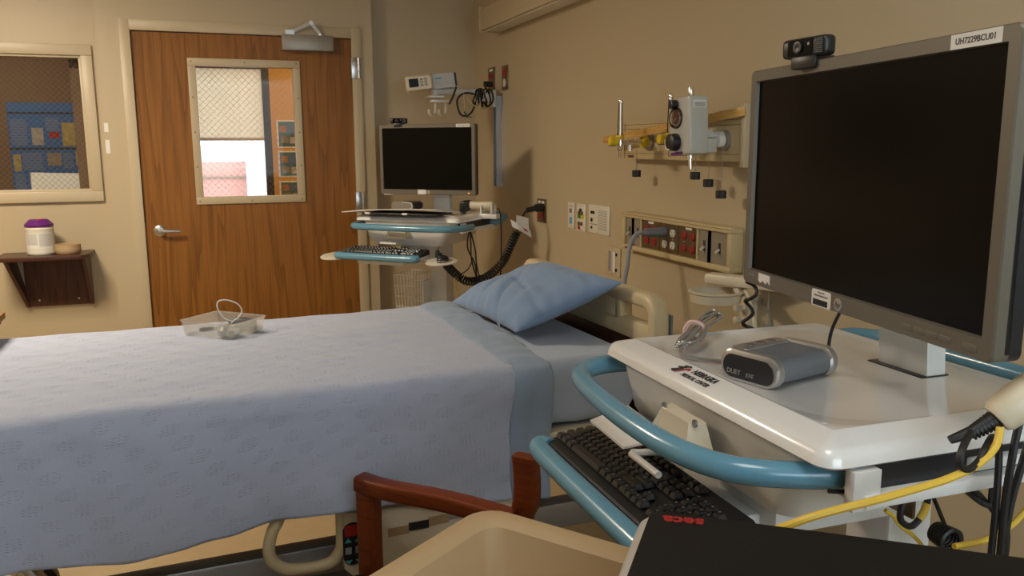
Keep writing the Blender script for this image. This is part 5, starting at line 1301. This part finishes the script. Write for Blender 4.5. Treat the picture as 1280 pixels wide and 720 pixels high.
for f in [j / 6 for j in range(1, 6)]:
    b.tube([Vector(q0[0]).lerp(Vector(q0[1]), f), Vector(q0[3]).lerp(Vector(q0[2]), f)], .002, 5)
    b.tube([Vector(q0[0]).lerp(Vector(q0[3]), f), Vector(q0[1]).lerp(Vector(q0[2]), f)], .002, 5)
b.build('basket_wires', M_['white'], bk_, smooth=60)
MB().span((.066, -.03, .10), (.082, .07, .26), .003).build('hanger_plate', M_['whitem'], bk_)

# ---- cables of both carts
def cable(name, paths, r, m, label, extra=None):
    o0 = Vector(paths[0][0]); b = MB()
    for p in paths: b.tube([q - o0 for q in smooth_path(p, 7)], r, 9)
    return centred(b, name, M_[m], Matrix.Translation(o0), label=label, cat='cable')
cable('yellow_cable', [[(.835, .668, 1.170), (.824, .663, 1.150), (.793, .660, 1.133), (.753, .660, 1.123), (.719, .660, 1.119), (.652, .662, 1.112), (.610, .668, 1.106), (.564, .68, 1.093), (.53, .72, 1.05), (.52, .75, .95)]], .0045, 'ycable', 'thick yellow network cable swooping past the front of the near cart tray')
cable('scanner_cable', [[(.800, .676, 1.166), (.784, .668, 1.160), (.769, .660, 1.150), (.768, .658, 1.138), (.780, .658, 1.131), (.800, .662, 1.137), (.816, .668, 1.149), (.85, .688, 1.150), (.87, .695, 1.13), (.868, .69, 1.06), (.868, .69, .99), (.868, .69, .70)]], .0042, 'rubber', 'black scanner cable making a small loop before it drops down')
cable('black_cable', [[(.905, .688, 1.20), (.890, .688, 1.16), (.876, .682, 1.117), (.872, .682, 1.057), (.873, .682, .99), (.88, .69, .70)], [(.925, .69, 1.19), (.905, .69, 1.11), (.894, .69, 1.069), (.889, .69, 1.028), (.891, .69, .981), (.90, .70, .70)]], .0046, 'rubber', 'pair of black cables hanging straight down at the right picture edge')
cable('twisted_cable', [[(.94, .86, 1.022), (.963, .85, 1.016), (.993, .85, 1.012), (1.018, .846, .994), (1.048, .854, .972), (1.077, .85, .937), (1.087, .85, .884), (1.09, .86, .70)], [(.985, .85, 1.06), (.991, .85, 1.033), (.997, .853, 1.009), (1.019, .854, .986), (1.048, .846, .967), (1.058, .85, .988), (1.056, .85, 1.06)]], .0045, 'rubber', 'black cables knotted around each other beneath the near tray')
rg = cable('looped_cable', [[(.84, .80, 1.09), (.848, .80, 1.07), (.872, .80, 1.052), (.880, .80, 1.026), (.875, .80, 1.004), (.856, .80, .987), (.836, .80, .999), (.837, .80, 1.021), (.855, .803, 1.033), (.879, .81, 1.06)]], .0045, 'rubber', 'black cable loop with yellow tape hanging under the near tray')
o0 = Vector((.84, .80, 1.09))
MB().tube([q - o0 for q in smooth_path([(.8792, .80, 1.016), (.875, .80, 1.004), (.868, .80, .995)], 5)], .0053, 10).build('tape_wrap', M_['ycable'], rg)
cable('thin_cable', [[(.683, .765, 1.077), (.726, .765, 1.068), (.771, .765, 1.057), (.81, .765, 1.053), (.826, .77, 1.064), (.84, .79, 1.085)]], .003, 'rubber', 'thin black cable running along the underside of the near tray')
cable('yellow_lower_cable', [[(.94, .93, .94), (.958, .93, .926), (.984, .94, .902), (1.036, .95, .861), (1.08, .95, .80)]], .0035, 'ycable', 'thin yellow cable behind the black loop under the near cart')
cable('yellow_floor_cable', [[(.859, .735, .988), (.906, .735, .987), (.935, .735, .994), (.966, .735, 1.007), (1.02, .74, 1.05)]], .004, 'ycable', 'yellow cable crossing the bottom right corner behind the black cables')
cbn = MB(); rr_ = random.Random(9)
for k in range(6):
    pts = [Vector((.017 * math.cos(a) * (1 - .04 * k), -.013 + .006 * k, .017 * math.sin(a) * (1 - .04 * k))) for a in [2 * math.pi * i / 14 + k for i in range(14)]]
    cbn.tube(smooth_path(pts, 2, True), .0042, 6, True)
cbn.tube(smooth_path([(0, 0, .015), (.0, .04, .06), (0, .08, .09), (-.02, .08, .12)], 5), .0035, 6)
centred(cbn, 'wound_cable', M_['rubber'], frame((1.032, .90, .894), (1, 0, 0), (.2, .95, 0), (0, 0, 1)), label='tightly wound black cable roll under the near tray', cat='cable')
cable('monitor_cable', [[(.93, 1.02, 1.27), (.935, 1.04, 1.24), (.945, 1.075, 1.19), (.945, 1.08, 1.150)]], .0028, 'rubber', 'thin black cable dropping from behind the near monitor to the tray')
fcw = lambda x, y, z: FC @ Vector((x, y, z))
cable('far_cart_cable', [[fcw(.26, -.02, 1.07), fcw(.24, .03, .98), fcw(.22, .08, .88), fcw(.26, .10, .72), fcw(.30, .12, .55)], [fcw(.25, .0, 1.06), fcw(.26, .04, .95), fcw(.25, .08, .85), fcw(.28, .10, .70), fcw(.32, .1, .55)], [fcw(.255, -.01, 1.07), fcw(.22, .03, .96), fcw(.25, .06, .86), fcw(.24, .10, .75), fcw(.25, .12, .55)]], .004, 'rubber', 'bundle of black cables hanging from the right side of the far cart')
cable('far_loop_cable', [[fcw(.24, .06, .90), fcw(.20, .06, .83), fcw(.13, .05, .80), fcw(.10, .05, .825), fcw(.125, .05, .845)]], .003, 'rubber', 'thin black cable curl beside the column of the far cart')
cable('far_scanner_cable', [[fcw(.385, .06, 1.17), fcw(.40, .06, 1.14), fcw(.405, .06, 1.0), fcw(.40, .06, .8), fcw(.40, .08, .6)]], .0035, 'rubber', 'straight black cable hanging from the scanner holder of the far cart')
cable('far_yellow_cable', [[fcw(.10, .12, .84), fcw(.11, .10, .74), fcw(.14, .10, .62), fcw(.16, .10, .5)]], .0035, 'ycable', 'thin yellow cable hanging beside the column of the far cart')
ad = thing('inline_adapter', FC @ Matrix.Translation((.15, -.18, .93)), 'small black inline adapter hanging beside the far keyboard', 'adapter')
MB().box((0, 0, .01), (.022, .014, .05), .004).build('adapter_body', M_['rubber'], ad)
MB().tube(smooth_path([(0, 0, .03), (.003, .02, .07), (-.02, .06, .11)], 5), .0025, 6).build('adapter_lead', M_['rubber'], ad)
# ================================================================== foreground: tan supply cart and black scale
ap = Vector((.263, .823, 0)); du = Vector((.591, -.807, 0)); dv = Vector((-.858, -.514, 0))
du.normalize(); dv = Vector((du.y, -du.x, 0)); 
if dv.x > 0: dv = -dv
SCM = frame((ap.x, ap.y, 0), du, dv, (0, 0, 1))
if SCM.to_3x3().determinant() < 0: SCM = frame((ap.x, ap.y, 0), dv, du, (0, 0, 1))
sc_ = thing('supply_cart', SCM, 'tan plastic supply cart with a deep moulded tray top in the foreground', 'cart')
LU, LV = .46, .50      # along local x and y
def sloop(ins, z, r): return [(x, y, z) for x, y in rrect(LU - 2 * ins, LV - 2 * ins, r, 5, LU / 2, LV / 2)]
ZT = 1.105
b = MB()
b.loft([sloop(.012, ZT - .09, .03), sloop(.0, ZT - .085, .035), sloop(.0, ZT - .012, .035), sloop(.003, ZT - .003, .032), sloop(.010, ZT, .03), sloop(.028, ZT, .024), sloop(.034, ZT - .004, .02), sloop(.046, ZT - .052, .016), sloop(.056, ZT - .060, .014), sloop(.07, ZT - .061, .01)])
b.build('tray_top', M_['tanplastic'], sc_, smooth=40)
MB().loft([sloop(.02, .16, .02), sloop(.02, ZT - .088, .02)]).build('cabinet', M_['tanplastic'], sc_, smooth=30)
for k in range(5):
    z0 = .20 + k * .16
    d = MB().span((-.012 + .02, .05, z0), (.024, LV - .05, z0 + .145), .004).build('drawer', M_['cream_lt'], sc_)
    MB().span((-.006, LV / 2 - .08, z0 + .10), (.010, LV / 2 + .08, z0 + .12), .003).build('drawer_pull', M_['greyplug'], d)
for x in (.06, LU - .06):
    for y in (.06, LV - .06): MB().cyl((x - .014, y, .05), (x + .014, y, .05), .05, 16).span((x - .02, y - .02, .07), (x + .02, y + .02, .16), .004).build('caster', M_['rubber'], sc_)
# the scale: flat black platform with a pale rounded edge
e1 = Vector((.788, -.615, 0)).normalized(); e2 = Vector((-e1.y, e1.x, 0))      # e2 points back over the corner
if e2.y > 0: e2 = -e2
cor = Vector((.372, .669, 0))
SEM = frame((cor.x, cor.y, ZT + .0005), e1, e2, (0, 0, 1))
if SEM.to_3x3().determinant() < 0: SEM = frame((cor.x, cor.y, ZT + .0005), e2, e1, (0, 0, 1)); LS = ('v', 'u')
else: LS = ('u', 'v')
se = thing('floor_scale', SEM, 'flat black scale platform with pale grey edges lying on the tan cart', 'scale')
DU, DV = (.52, .34) if LS == ('u', 'v') else (.34, .52)
def eloop(ins, z, r): return [(x, y, z) for x, y in rrect(DU - 2 * ins, DV - 2 * ins, r, 6, DU / 2, DV / 2)]
MB().loft([eloop(.010, 0, .016), eloop(.001, .010, .020), eloop(0, .026, .020), eloop(.004, .035, .018), eloop(.014, .0445, .012)]).build('platform_edge', M_['secagrey'], se, smooth=45)
MB().loft([eloop(.0125, .038, .012), eloop(.0128, .0452, .011), eloop(.0138, .0458, .010)]).build('platform_mat', M_['seca'], se, smooth=45)

# red maker's lettering, upside down as seen from the camera side
SI = SEM.inverted()
c0 = SI @ Vector((.3895, .6195, ZT + .0466)); dx_ = (SI.to_3x3() @ (Vector((.374, .63, 0)) - Vector((.405, .61, 0)))).normalized()
up_ = Vector((0, 0, 1)).cross(dx_)
MB().text('seca', .0215, frame(c0, dx_, up_, (0, 0, 1)), bold=.0006).build('red_lettering', M_['redlt'], se, smooth=0)
